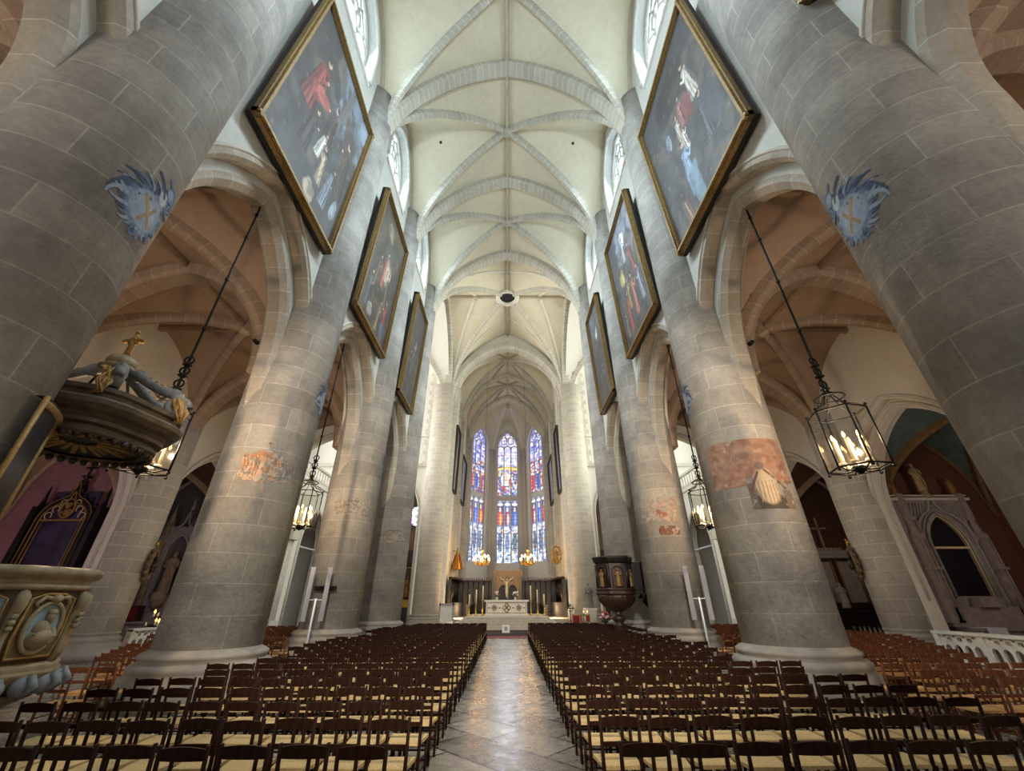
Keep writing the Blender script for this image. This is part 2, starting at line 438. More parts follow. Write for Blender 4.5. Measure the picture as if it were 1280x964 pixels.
# ================================================================== SETTING
S_ = 7.55
DK = [-3.12+S_*k for k in range(5)]          # pier lines, west to east: -3.12, 4.43, 11.98, 19.53, 27.08
XP, RP = 7.45, 1.18                          # nave pier axis and radius
CR0, CR1 = 27.08, 41.6                       # crossing
XO = 17.2                                    # chapel arcade line
SIDE = {-1: 'left', 1: 'right'}

def curve(a, h):                             # pointed arch of half span a and rise h: centre offset, radius
    c = (h*h-a*a)/(2*a); return c, a+c
class Groin:
    def __init__(s, x0, x1, y0, y1, zs, h):
        s.x0, s.x1, s.y0, s.y1, s.zs, s.h = x0, x1, y0, y1, zs, h
        s.xm, s.ym, s.a, s.b = (x0+x1)/2, (y0+y1)/2, (x1-x0)/2, (y1-y0)/2
        s.c, s.R = curve(s.a, h)
    def arc(s, t):
        q = min(1., abs(t))*s.a+s.c; return s.zs+sqrt(max(0, s.R*s.R-q*q))
    def z(s, x, y):
        return s.arc(min(abs(x-s.xm)/s.a, abs(y-s.ym)/s.b))
    def mesh(s, mb, n=36):
        mb.grid(n, n, lambda u, v: (s.x0+(s.x1-s.x0)*u, s.y0+(s.y1-s.y0)*v, s.z(s.x0+(s.x1-s.x0)*u, s.y0+(s.y1-s.y0)*v)), smooth=False)
    def rib(s, mb, p, q, prof, n=30, off=0., e=.0):
        pts = []
        for i in range(n+1):
            t = i/n; x = p[0]+(q[0]-p[0])*t; y = p[1]+(q[1]-p[1])*t
            pts.append((x, y, s.z(x, y)-off))
        d = Vector((q[0]-p[0], q[1]-p[1], 0)).normalized()
        ups = []
        for i in range(n+1):
            t = Vector(pts[min(i+1, n)])-Vector(pts[max(i-1, 0)]); side = d.cross(Vector((0,0,1)))
            ups.append(side.cross(t).normalized())
        mb.sweep(prof, pts, ups)
def prof(w, h, ch=.3, top=.12):
    return [(-w/2, top), (-w/2, -h*(1-ch)+top*0), (-w/2*(1-ch), -h), (w/2*(1-ch), -h), (w/2, -h*(1-ch)), (w/2, top)]
P_TRANS, P_DIAG, P_RIDGE = prof(.85, .5), prof(.34, .42, .45), prof(.26, .34, .45)

# ---- floor
m = MB(); m.bb(-24, 24, -12, 66, -.3, 0); fl = struct(m.build('floor', M['floor']), 'worn grey stone flags laid diagonally, shining down the centre aisle', 'floor')

# ---- nave piers
SHAFT = lambda r, z1: [(r, 1.0), (r, z1)]
def base_prof(r):
    return [(r+.52, 0), (r+.52, .28), (r+.46, .34), (r+.40, .40), (r+.40, .52), (r+.30, .58), (r+.31, .64), (r+.33, .70), (r+.27, .77), (r+.17, .80),
            (r+.14, .84), (r+.20, .88), (r+.20, .94), (r+.12, .99), (r+.02, 1.03), (r, 1.06)]
PILLARS = {}
PNAMES = {(-1,1): 'massive round grey stone pier behind the cream pulpit, blue painted shield high up',
          (1,1): 'massive round grey stone pier nearest on the right, blue painted shield high up',
          (-1,2): 'round stone pier with warm light and a faint red-brown painted crest',
          (1,2): 'round stone pier with a large red-brown mural and praying figure patch',
          (-1,3): 'round stone pier carrying a short black loudspeaker bar',
          (1,3): 'round stone pier with two small rust-red mural fragments',
          (-1,4): 'round stone pier with a dark worn wall drawing, left of the crossing',
          (1,4): 'round stone pier rising behind the dark wooden pulpit'}
for s in (-1, 1):
    for k in range(0, 5):
        m = MB(); m.lathe([(RP, 1.04), (RP, 26.6)], 64, a0=(pi if s < 0 else 0), a1=(3*pi if s < 0 else 2*pi), uvr=RP)
        o = struct(m.build('pillar', M['pillar'], loc=(s*XP, DK[k], 0)))
        if (s, k) in PNAMES: o['label'] = PNAMES[(s, k)]; o['category'] = 'pillar'
        b_ = MB(); b_.lathe(base_prof(RP), 48); b_.build('pillar_base', M['base'], o)
        PILLARS[(s, k)] = o
    m = MB(); m.lathe([(1.22, 1.04), (1.22, 24.5)], 48, uvr=1.22)
    o = struct(m.build('pillar', M['pillar_white'], loc=(s*XP, CR1, 0)), 'pale round crossing pier beside the chancel, %s' % ('marble tablet at its foot' if s < 0 else 'saint statue at its foot'), 'pillar')
    b_ = MB(); b_.lathe(base_prof(1.22), 40); b_.build('pillar_base', M['base'], o)
    PILLARS[(s, 5)] = o

# ---- nave walls: arcade arches below, clerestory windows above, in three layers of thickness
WIN_A, WIN_R, WIN_S, WIN_Z0 = 1.95, 3.3, 27.2, 25.2
for s in (-1, 1):
    mb = MB()
    for k in range(0, 4):
        y0, y1 = DK[k], DK[k+1]; c = (y0+y1)/2
        win = [(c-WIN_A, WIN_Z0), (c+WIN_A, WIN_Z0)]+[(c+p, q) for p, q in reversed(arch2(WIN_A, WIN_R, WIN_S))]
        for xa, xb, a, R in ((7.0, 7.42, 3.3, 5.2), (7.42, 8.1, 2.78, 4.68), (8.1, 8.5, 3.3, 5.2)):
            pts = [(y0, 0), (c-3.3, 0), (c-3.3, 5.4), (c-a-.1*(a < 3), 7.9)]+[(c+p, q) for p, q in arch2(a, R, 9.0)]+[(c+a+.1*(a < 3), 7.9), (c+3.3, 5.4), (c+3.3, 0), (y1, 0), (y1, 31.6), (y0, 31.6)]
            mb.sheet([pts, win], lambda p, q, X=s*xa: (X, p, q), (s*(xb-xa), 0, 0))
    o = struct(mb.build('wall_'+SIDE[s], M['wall']), 'pale limewashed nave wall above the pointed arcade, %s side' % SIDE[s], 'wall')
    # arch mouldings (voussoirs): chamfered outer order, inner order and a fine hood
    for k in range(0, 4):
        c = (DK[k]+DK[k+1])/2; ab = MB()
        for a, R, X, pr in ((3.3, 5.2, 7.21, [(-.24,.06),(-.24,-.1),(-.12,-.2),(.21,-.2),(.21,.06)]),
                            (2.78, 4.68, 7.76, [(-.36,.06),(-.36,-.12),(-.2,-.3),(.2,-.3),(.36,-.12),(.36,.06)])):
            ac = arch2(a, R, 9.0, 22)
            tp = [(.03, 8.5), (.10, 8.0), (.18, 7.5), (.28, 7.0), (.40, 6.4), (.55, 5.7), (.72, 5.0)]; ac = [(-a-d_, z_) for d_, z_ in tp[::-1]]+ac+[(a+d_, z_) for d_, z_ in tp]
            path = [(s*X, c+p, q) for p, q in ac]
            cen = Vector((s*X, c, 9.0)); ups = []
            for i, p in enumerate(path):
                t = Vector(path[min(i+1, len(path)-1)])-Vector(path[max(i-1, 0)])
                u = t.cross(Vector((s, 0, 0))); u.normalize()
                if u.dot(Vector(p)-cen) < 0: u = -u
                ups.append(u)
            if s < 0: pr = [(-p, q) for p, q in pr]
            ab.sweep(pr, path, ups)
        ab.tube([(s*6.98, c+p, q) for p, q in arch2(3.4, 5.3, 9.0, 22)[3:-3]], .055, 6)
        ab.build('arcade_arch', M['arch'], o)

# ---- clerestory windows
def clere(s, k):
    c = (DK[k]+DK[k+1])/2; X = s*7.6
    P = lambda p, q, dx=0.: (X+s*dx, c+p, q)
    fr = MB(); ac = arch2(WIN_A-.06, WIN_R-.06, WIN_S, 16)
    path = [P(-WIN_A+.06, WIN_Z0+.1)]+[P(p, q) for p, q in ac]+[P(WIN_A-.06, WIN_Z0+.1)]
    fr.tube(path, .13, 6)
    # outer splayed moulding on the nave face
    fr.tube([(s*6.98, c+p*1.06, q+(.06 if q > WIN_S else 0)) for p, q in [(-WIN_A, WIN_Z0-.05)]+ac+[(WIN_A, WIN_Z0-.05)]], .10, 6)
    for u in (-.63, .63): fr.tube([P(u, WIN_Z0), P(u, 27.6)], .085, 6)
    for u in (-1.26, 0, 1.26):                     # heads of the three lights
        h = arch2(.6, .9, 27.15, 6); fr.tube([P(u+p, q) for p, q in h], .075, 6)
    for sg in (-1, 1):                             # flowing tracery above
        fr.tube([P(sg*.63, 27.6), P(sg*.75, 28.1), P(sg*.45, 28.6), P(0, 28.75)], .075, 6)
        fr.tube([P(0, 27.95), P(sg*.3, 28.2), P(sg*.2, 28.7), P(sg*.45, 29.1), P(0, 29.6)], .07, 6)
        fr.tube([P(sg*1.35, 28.2), P(sg*1.0, 28.65), P(sg*.65, 29.0), P(sg*.5, 29.3)], .07, 6)
    for z in (25.9, 26.6): fr.tube([P(-1.85, z), P(1.85, z)], .03, 5)
    ro = Ras(36, 48, (206,230,255))
    ro.noise(.10, (5, 11))
    for i in range(1, 12): ro.line([(i/12, 0), (i/12, 1)], .006, (170,188,214))
    for i in range(1, 16): ro.line([(0, i/16), (1, i/16)], .006, (170,188,214))
    edge = np.minimum(ro.X, 1-ro.X); ro.put((edge < .05)*.6, (150,150,220))
    w = struct(fr.build('window_%d' % (k*2+(1 if s > 0 else 0)+1), M['stone_white']), 'bright clerestory window with flowing stone tracery, %s side, %s bay from the front' % (SIDE[s], ['nearest','second','third','fourth'][k]), 'window')
    ht = WIN_S+sqrt(WIN_R**2-(WIN_R-WIN_A)**2)-WIN_Z0
    def inside(u, v):
        p = abs((u-.5)*2*WIN_A); q = WIN_Z0+v*ht
        return q < WIN_S or hypot(p+WIN_R-WIN_A, q-WIN_S) < WIN_R
    ras_mesh('window_glass', ro, lambda u, v: (X+s*.06, c+(u-.5)*2*WIN_A, WIN_Z0+v*ht), M['bright_glass%d' % k], w, mask=inside)
    sl = MB(); i = sl.add([(s*6.9, c-WIN_A, WIN_Z0-.35), (s*6.9, c+WIN_A, WIN_Z0-.35), (s*7.9, c+WIN_A, WIN_Z0+.16), (s*7.9, c-WIN_A, WIN_Z0+.16), (s*6.9, c-WIN_A, WIN_Z0-.5), (s*6.9, c+WIN_A, WIN_Z0-.5), (s*7.9, c+WIN_A, WIN_Z0-.5), (s*7.9, c-WIN_A, WIN_Z0-.5)])
    for q in ((0,1,2,3),(4,7,6,5),(0,4,5,1),(1,5,6,2),(2,6,7,3),(3,7,4,0)): sl.face([i+z for z in q])
    sl.build('window_sill', M['wall_white'], w)
for s in (-1, 1):
    for k in range(0, 4): clere(s, k)

# ---- nave vault
vb = MB(); rb = MB(); dg = MB(); rd = MB()
def trans_arch(mb, y, a, zs, h, w_prof, drop=.0, zmin=None, n=36, x=0.):
    c, R = curve(a, h); R2 = R-drop
    th = math.acos(c/R2)
    half = [(c+R2*cos(pi-th*i/n), zs+R2*sin(pi-th*i/n)) for i in range(n+1)]
    pts = half+[(-p, q) for p, q in half[-2::-1]]
    path = [(x+p, y, q) for p, q in pts if zmin is None or q > zmin]
    ups = []
    for i in range(len(path)):
        t = Vector(path[min(i+1, len(path)-1)])-Vector(path[max(i-1, 0)]); u = Vector((0,1,0)).cross(t).normalized()
        if u.z < 0: u = -u
        ups.append(u)
    mb.sweep(w_prof, path, ups)
for k in range(0, 4):
    g = Groin(-7.0, 7.0, DK[k], DK[k+1], 22.5, 8.9); g.mesh(vb, 40)
    for q in ((-1,-1),(1,-1),(-1,1),(1,1)):
        g.rib(dg, (q[0]*6.75, g.ym+q[1]*g.b*.964), (0, g.ym), P_DIAG)
    g.rib(rd, (0, g.y0), (0, g.y1), P_RIDGE, 4)
    for s in (-1, 1): g.rib(rd, (s*6.93, g.y0+.25), (s*6.93, g.y1-.25), prof(.22, .2), 40)
    rd.lathe([(.12, -.62), (.3, -.58), (.36, -.4), (.3, -.2), (.2, 0)], 12, (0, g.ym, 31.4))
for k in range(0, 4): trans_arch(rb, DK[k], 7.0, 22.5, 8.9, P_TRANS, zmin=23.4)
trans_arch(rb, CR0, 7.0, 22.5, 8.9, prof(1.0, .55), zmin=23.4)
ceil = struct(vb.build('ceiling', M['vault']), 'pale ribbed stone vault over the nave', 'vault')
rb.build('transverse_rib', M['rib'], ceil); dg.build('diagonal_rib', M['rib'], ceil); rd.build('ridge_rib', M['ridge'], ceil)
for s in (-1, 1):
    hb = MB(); hb.ball((s*4.6, DK[2]+3.9, 30.02), (.1, .1, .1), 8, 5); hb.build('vault_hole', M['black_plastic'], ceil)

# ---- crossing vault with its ring
vb = MB(); dg = MB(); rd = MB(); ring = MB()
g = Groin(-7.0, 7.0, CR0, CR1, 22.5, 10.0); g.mesh(vb, 44)
for q in ((-1,-1),(1,-1),(-1,1),(1,1)):
    a_ = (q[0]*6.7, g.ym+q[1]*g.b*.957)
    g.rib(dg, a_, (q[0]*.75, g.ym+q[1]*.75), P_DIAG)
    for t_ in ((q[0]*3.6, g.ym), (0, g.ym+q[1]*3.7)):
        pts = []; n = 24
        for i in range(n+1):
            t = i/n; x = a_[0]+(t_[0]-a_[0])*t; y = a_[1]+(t_[1]-a_[1])*t
            pts.append((x, y, g.z(x, y)-.02))
        dg.tube(pts, .16, 6)
for p_, q_ in (((0, g.y0), (0, g.ym-1.0)), ((0, g.ym+1.0), (0, g.y1)), ((-7, g.ym), (-1.0, g.ym)), ((1.0, g.ym), (7, g.ym))):
    g.rib(rd, p_, q_, P_RIDGE, 6)
for x, y in ((-3.6, g.ym), (3.6, g.ym), (0, g.ym-3.7), (0, g.ym+3.7)): rd.lathe([(.1, -.6), (.22, -.5), (.22, -.3), (.15, 0)], 10, (x, y, 32.5))
ring.lathe([(.92, -.40), (1.1, -.5), (1.3, -.4), (1.34, -.2), (1.2, 0), (1.0, .1), (.85, .1), (.85, -.3), (.92, -.40)], 36, (0, g.ym, 32.45), cap=False)
cv = struct(vb.build('ceiling', M['vault']), 'star-ribbed vault over the crossing with a round stone ring', 'vault')
dg.build('diagonal_rib', M['rib'], cv); rd.build('ridge_rib', M['ridge'], cv); ring.build('ring_boss', M['rib'], cv)
dk = MB(); dk.lathe([(.88, -.02), (.88, .02)], 24, (0, g.ym, 32.3)); dk.build('dark_hole_disc', M['black_plastic'], cv)  # black disc put in for the dark of the ring's hole
rb = MB(); trans_arch(rb, CR1, 7.0, 22.5, 8.2, prof(1.3, .7), zmin=22.6); rb.build('transverse_rib', M['rib'], cv)
# walls filling the height difference over the chancel arch and the last nave arch
def lun(a, zs, h, n=20):
    c, R = curve(a, h); th = math.acos(c/R); hl = [(c+R*cos(pi-th*i/n), zs+R*sin(pi-th*i/n)) for i in range(n+1)]
    return hl+[(-p, q) for p, q in hl[-2::-1]]
mb = MB()
mb.sheet([[(-7.2, 22.4)]+lun(7.2, 22.5, 10.3)+[(7.2, 22.4)]+lun(6.1, 22.8, 7.9)[::-1]], lambda p, q: (p, CR1+.05, q), (0, .3, 0))
mb.sheet([[(-7.2, 22.4)]+lun(7.2, 22.5, 10.3)+[(7.2, 22.4)]+lun(6.95, 22.5, 8.85)[::-1]], lambda p, q: (p, CR0-.1, q), (0, .2, 0))
struct(mb.build('wall_back', M['wall_white']), 'plain wall above the chancel arch', 'wall')
# arches from crossing into the transept arms
for s in (-1, 1):
    rb = MB(); c_, R_ = curve(7.25, 10.0); pth = []
    th = math.acos(c_/R_); hl = [(c_+R_*cos(pi-th*i/30), 22.5+R_*sin(pi-th*i/30)) for i in range(31)]
    for p, q in hl+[(-p, q) for p, q in hl[-2::-1]]:
        if q > 23: pth.append((s*7.0, g.ym+p, q))
    ups = []
    for i in range(len(pth)):
        t = Vector(pth[min(i+1, len(pth)-1)])-Vector(pth[max(i-1, 0)]); u = t.cross(Vector((1,0,0))).normalized()
        ups.append(u if u.z > 0 else -u)
    rb.sweep(prof(.9, .5), pth, ups); rb.build('transept_arch', M['rib'], cv)

# ---- side aisles
for s in (-1, 1):
    vb = MB(); rb = MB(); dg = MB()
    xi, xo = 8.4, 17.15
    for k in range(0, 4):
        x0, x1 = (xi, xo) if s > 0 else (-xo, -xi)
        g = Groin(x0, x1, DK[k], DK[k+1], 9.0, 5.0); g.mesh(vb, 26)
        for q in ((-1,-1),(1,-1),(-1,1),(1,1)):
            g.rib(dg, (g.xm+q[0]*g.a*.97, g.ym+q[1]*g.b*.97), (g.xm, g.ym), prof(.36, .36, .45), 20)
        g.rib(dg, (x0, g.ym), (x1, g.ym), prof(.26, .3, .45), 6); g.rib(dg, (g.xm, g.y0), (g.xm, g.y1), prof(.26, .3, .45), 6)
        dg.lathe([(.1, -.5), (.24, -.44), (.26, -.25), (.18, 0)], 10, (g.xm, g.ym, 14.0))
    for k in range(0, 5): trans_arch(rb, DK[k], 4.25, 9.0, 5.0, prof(.85, .45), x=s*12.7)
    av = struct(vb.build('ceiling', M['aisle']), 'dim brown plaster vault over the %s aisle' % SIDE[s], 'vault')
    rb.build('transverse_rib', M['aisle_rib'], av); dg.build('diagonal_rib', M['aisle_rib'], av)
    # outer aisle wall with chapel openings
    mb = MB(); am = MB()
    for k in range(0, 4):
        y0, y1 = DK[k], DK[k+1]; c = (y0+y1)/2
        for xa, xb, a, R in ((17.0, 17.4, 3.15, 4.6), (17.4, 18.0, 2.8, 4.25)):
            pts = [(y0, 0), (c-a, 0)]+[(c+p, q) for p, q in arch2(a, R, 5.6)]+[(c+a, 0), (y1, 0), (y1, 15), (y0, 15)]
            mb.sheet([pts], lambda p, q, X=s*xa: (X, p, q), (s*(xb-xa), 0, 0))
        for a, R, X, r in ((3.3, 4.75, 16.98, .07), (2.95, 4.4, 17.36, .10), (2.8, 4.25, 17.7, .07)):
            am.tube([(s*X, c-a, 2.)]+[(s*X, c+p, q) for p, q in arch2(a, R, 5.6, 18)]+[(s*X, c+a, 2.)], r, 6)
    aw = struct(mb.build('wall_'+SIDE[s], M['aisle_wall']), 'pale outer wall of the %s aisle pierced by chapel arches' % SIDE[s], 'wall')
    am.build('chapel_arch', M['aisle_pier'], aw)
    for k in range(0, 5):
        m = MB(); m.lathe([(.95, .95), (.95, 11.0)], 28, uvr=.95)
        lab = {3: 'pale round aisle pier with a carved cartouche, %s side' % SIDE[s]}.get(k)
        o = struct(m.build('pillar', M['aisle_pier'], loc=(s*17.3, DK[k], 0)), lab, 'pillar' if lab else None)
        b_ = MB(); b_.lathe([(a*.82, z) for a, z in base_prof(.98)], 28); b_.build('pillar_base', M['base'], o)

# ---- side chapels
def chapel(s, k, wallm, vaultm, name):
    y0, y1 = DK[k]+.45, DK[k+1]-.45; x0, x1 = 18.0, 23.2
    mb = MB(); mb.bb(*sorted((s*23.2, s*23.6)), y0-.5, y1+.5, 0, 11); struct(mb.build('wall_'+SIDE[s], wallm))
    mb = MB(); mb.bb(*sorted((s*18.0, s*23.2)), y1, y1+.45, 0, 11); struct(mb.build('wall_back', wallm), name, 'wall')
    mb = MB(); mb.bb(*sorted((s*18.0, s*23.2)), y0-.45, y0, 0, 11); struct(mb.build('wall_front', wallm))
    vb = MB(); g = Groin(*sorted((s*18.0, s*23.2)), y0, y1, 5.4, 4.2); g.mesh(vb, 20)
    dg = MB()
    for q in ((-1,-1),(1,-1),(-1,1),(1,1)): g.rib(dg, (g.xm+q[0]*g.a*.98, g.ym+q[1]*g.b*.98), (g.xm, g.ym), prof(.22, .26, .45), 14)
    for q in (-1, 1): dg.tube([(g.xm+g.a*2*(i/16-.5), g.ym+q*g.b*.98, g.arc((i/16-.5)*2)) for i in range(17)], .12, 6)
    v = struct(vb.build('ceiling', vaultm)); dg.build('diagonal_rib', M['ochre_rib'] if vaultm == M['teal'] else M['aisle_rib'], v)
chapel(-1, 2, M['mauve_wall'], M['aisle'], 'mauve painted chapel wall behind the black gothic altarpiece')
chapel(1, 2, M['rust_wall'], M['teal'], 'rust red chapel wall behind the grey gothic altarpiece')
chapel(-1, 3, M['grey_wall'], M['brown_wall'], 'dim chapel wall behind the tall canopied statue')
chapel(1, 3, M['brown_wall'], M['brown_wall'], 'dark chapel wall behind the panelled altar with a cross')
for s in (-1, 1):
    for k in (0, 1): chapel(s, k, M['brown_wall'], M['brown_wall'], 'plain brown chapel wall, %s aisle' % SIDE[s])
# ================================================================== TRANSEPT, CHANCEL, APSE
ym = (CR0+CR1)/2
for s in (-1, 1):
    vb = MB(); g = Groin(*sorted((s*7.0, s*23.0)), CR0, CR1, 21., 10.2); g.mesh(vb, 24)
    dg = MB()
    for q in ((-1,-1),(1,-1),(-1,1),(1,1)): g.rib(dg, (g.xm+q[0]*g.a*.96, g.ym+q[1]*g.b*.96), (g.xm, g.ym), P_DIAG)
    v = struct(vb.build('ceiling', M['wall_white']), 'bright white vault of the %s transept' % SIDE[s], 'vault'); dg.build('diagonal_rib', M['rib'], v)
    mb = MB(); X3 = lambda y: (lambda p, q: (p, y, q))
    # west wall (aisle end) and east wall
    a, R = 3.7, 5.4
    pts = [(8.5, 0), (12.7-a, 0)]+[(12.7+p, q) for p, q in arch2(a, R, 7.6)]+[(12.7+a, 0), (23, 0), (23, 31.5), (8.5, 31.5)]
    mb.sheet([[(s*p, q) for p, q in pts]], X3(CR0), (0, .8, 0))
    pts = [(8.0, 0), (9.0, 0)]+[(12.2+p, q) for p, q in arch2(3.2, 4.9, 9.8)]+[(15.4, 0), (23, 0), (23, 31.5), (8.0, 31.5)]
    mb.sheet([[(s*p, q) for p, q in pts]], X3(CR1), (0, 1.0, 0))
    ar = MB()
    for rr, y in ((.14, CR1-.02), (.12, CR1+.4)):
        ar.tube([(s*12.2-3.2, y, .2)]+[(s*12.2+p, y, q) for p, q in arch2(3.2, 4.9, 9.8, 18)]+[(s*12.2+3.2, y, .2)], rr, 6)
    ar.tube([(s*12.7-3.7, CR0-.02, .2)]+[(s*12.7+p, CR0-.02, q) for p, q in arch2(3.7, 5.4, 7.6, 18)]+[(s*12.7+3.7, CR0-.02, .2)], .16, 6)
    ar.bb(*sorted((s*8.6, s*23)), CR1-.25, CR1, 14.8, 15.15); ar.bb(*sorted((s*8.6, s*23)), CR1-.12, CR1, 18.2, 18.3)
    # quoins against the pier
    for i in range(26): ar.bb(*sorted((s*8.55, s*(9.0 if i % 2 else 9.25))), CR1-.03, CR1+.02, 14.9+i*.62, 14.9+i*.62+.56)
    # end wall with two chapel openings under a gallery
    pts = [(CR0+.8, 0)]
    for c in (30.6, 38.4):
        pts += [(c-2.3, 0)]+[(c+p, q) for p, q in arch2(2.3, 3.6, 6.3)]+[(c+2.3, 0)]
    pts += [(CR1, 0), (CR1, 11.8), (CR0+.8, 11.8)]
    mb.sheet([pts], lambda p, q: (s*17.8, p, q), (s*.7, 0, 0))
    for c in (30.6, 38.4): ar.tube([(s*17.78, c-2.3, .1)]+[(s*17.78, c+p, q) for p, q in arch2(2.3, 3.6, 6.3, 14)]+[(s*17.78, c+2.3, .1)], .15, 6)
    mb.bb(*sorted((s*17.6, s*23.2)), CR0+.8, CR1, 11.5, 11.8)
    bw = MB(); bw.bb(*sorted((s*20.6, s*21.0)), CR0+.8, CR1, 0, 11.5); struct(bw.build('wall_'+SIDE[s], M['recess_shade']), 'dim brown wall under the transept gallery, %s arm' % SIDE[s], 'wall')
    mb.bb(*sorted((s*22.8, s*23.2)), CR0, CR1, 11.8, 12.2)
    w = struct(mb.build('wall_'+SIDE[s], M['wall_white']), 'bright transept walls with a gallery, %s arm' % SIDE[s], 'wall')
    ar.build('stone_trim', M['stone_white'], w)
    # clustered shafts between the two openings
    sh = MB()
    for dy in (-.42, -.14, .14, .42): sh.tube([(s*17.72, 34.5+dy, 0), (s*17.72, 34.5+dy, 6.6)], .13, 8)
    sh.bb(*sorted((s*17.3, s*18.1)), 33.9, 35.1, 6.5, 7.6); sh.bb(*sorted((s*17.4, s*18.0)), 33.8, 35.2, 0, .8)
    struct(sh.build('pillar', M['stone_white']), 'white clustered shafts carrying the transept gallery, %s arm' % SIDE[s], 'pillar')
    # balustrade
    t = thing('balustrade', 'white stone gallery balustrade high in the %s transept, seen past the small lantern' % SIDE[s], 'balustrade', (s*17.7, ym, 11.8))
    rl = MB(); rl.bb(-.14, .14, -6.3, 6.3, 1.15, 1.35); rl.bb(-.12, .12, -6.3, 6.3, 0, .16); rl.build('rail', M['stone_white'], t)
    for i in range(22):
        bl = MB(); bl.lathe([(.07,.16),(.1,.3),(.06,.55),(.1,.85),(.07,1.15)], 8, (0, -6.0+i*.57, 0)); bl.build('baluster', M['stone_white'], t)
    # rooms east of the transept (choir aisles)
    mb = MB(); mb.bb(*sorted((s*8.2, s*17.5)), 48.0, 48.4, 0, 16); mb.bb(*sorted((s*17.2, s*17.5)), CR1+1, 48, 0, 16); mb.bb(*sorted((s*8.0, s*17.5)), CR1+1, 48.4, 15.2, 15.5)
    mb.bb(*sorted((s*8.0, s*8.3)), CR1+1, 48.4, 0, 15.5)
    struct(mb.build('wall_'+SIDE[s], M['aisle']), 'brown wall of the choir aisle beyond the transept, %s side' % SIDE[s], 'wall')

# small rose window in the left choir aisle
ro = Ras(40, 40, (240,244,255)).noise(.1, (4,))
ro.put((np.hypot(ro.X-.5, ro.Y-.5) > .47)*1., (110,90,170)); ro.ell(.2,.25,.16,.16,(130,110,200)); ro.ell(.3,.12,.1,.1,(150,120,190)); ro.ell(.18,.6,.1,.1,(160,150,220))
t = MB(); t.tube([(-10.6+1.15*cos(a*pi/12), 47.9, 10.8+1.15*sin(a*pi/12)) for a in range(24)], .12, 6, closed=True)
for a in range(4): t.tube([(-10.6+.55*cos(a*pi/2+.8)+.5*cos(b*pi/6), 47.9, 10.8+.55*sin(a*pi/2+.8)+.5*sin(b*pi/6)) for b in range(12)], .05, 5, closed=True)
w = struct(t.build('window_20', M['stone_grey']), 'small bright rose window seen through the arch left of the chancel', 'window')
ras_mesh('window_glass', ro, lambda u, v: (-10.6+2.2*(u-.5), 47.95, 10.8+2.2*(v-.5)), M['bright_glass'], w, mask=lambda u, v: hypot(u-.5, v-.5) < .5)

# ---- chancel
YA = 58.4
vb = MB(); rb = MB(); dg = MB(); rd = MB(); LINES = [CR1, 49.2, 56.2]
for y0, y1 in ((CR1, 49.2), (49.2, 56.2)):
    g = Groin(-6.2, 6.2, y0, y1, 22.8, 8.2); g.mesh(vb, 28)
    for q in ((-1,-1),(1,-1),(-1,1),(1,1)): g.rib(dg, (q[0]*6.0, g.ym+q[1]*g.b*.97), (0, g.ym), prof(.3, .36, .45))
    g.rib(rd, (0, y0), (0, y1), P_RIDGE, 4)
    for q in (-1, 1): g.rib(rd, (q*2.2, y0+.2), (0, g.ym), prof(.2, .25, .45), 12); g.rib(rd, (q*2.2, y1-.2), (0, g.ym), prof(.2, .25, .45), 12)
for y in (49.2, 56.2): trans_arch(rb, y, 6.2, 22.8, 8.2, prof(.75, .5), zmin=23.2)
# apse: three facets
AV = [(-6.2, 56.2), (-6.2, 58.6), (-2.6, 64.0), (2.6, 64.0), (6.2, 58.6), (6.2, 56.2)]
boss = Vector((0, 59.0, 30.9))
for i in range(len(AV)-1):
    p0 = Vector((*AV[i], 0)); p1 = Vector((*AV[i+1], 0)); L = (p1-p0).length; n = 14
    def cell(u, v, p0=p0, p1=p1, L=L):
        b = p0.lerp(p1, u); h = L/2; off = abs(u-.5)*2
        zt = 24.2+5.6*(1-off**1.7) if L > 3 else 24.2+2.6*(1-off**2)
        e = Vector((b.x, b.y, zt)); P = e.lerp(boss, v)
        P.z = e.z+(boss.z-e.z)*(1-(1-v)**2.2) if boss.z > e.z else P.z
        return tuple(P)
    vb.grid(n, n, cell, smooth=False)
    dg.tube([cell(0, q/12) for q in range(13)], .17, 6)
    dg.tube([cell(.5, q/12) for q in range(13)], .12, 6)
    dg.tube([cell(q/16, 0.01) for q in range(17)], .16, 6)
    for e in (.0, 1.):
        dg.tube([tuple(Vector(cell(e+(.5-e)*q/8*.9, q/8*.62))-Vector((0,0,.05))) for q in range(9)], .1, 6)
_c, _R = curve(6.2, 8.2)
def fill(u, v):
    x = (u*2-1)*6.2; e = Vector((x, 56.15, 22.8+sqrt(max(0, _R**2-(abs(x)+_c)**2)))); P = e.lerp(boss, v); P.z += .12; return tuple(P)
vb.grid(16, 6, fill, smooth=False)
rd.lathe([(.1, -.9), (.35, -.75), (.35, -.4), (.2, 0)], 10, tuple(boss))
cc = struct(vb.build('ceiling', M['vault']), 'ribbed vault over the chancel and apse', 'vault')
rb.build('transverse_rib', M['rib'], cc); dg.build('diagonal_rib', M['rib'], cc); rd.build('ridge_rib', M['ridge'], cc)
for s in (-1, 1):
    mb = MB(); mb.bb(*sorted((s*6.2, s*7.2)), CR1+.6, YA+.3, 0, 31.3)
    w = struct(mb.build('wall_'+SIDE[s], M['wall_white']), 'white chancel wall, %s side' % SIDE[s], 'wall')
    sh = MB()
    for y, r, X in ((42.35, .45, 6.35), (46.9, .3, 6.3), (49.2, .4, 6.15), (56.2, .45, 6.0), (58.5, .35, 5.9)):
        sh.lathe([(r+.2, .6), (r+.2, 1.3), (r, 1.6), (r, 25.0)], 20, (s*X, y, 0), uvr=r)
    sh.build('engaged_shaft', M['pillar_white'], w)

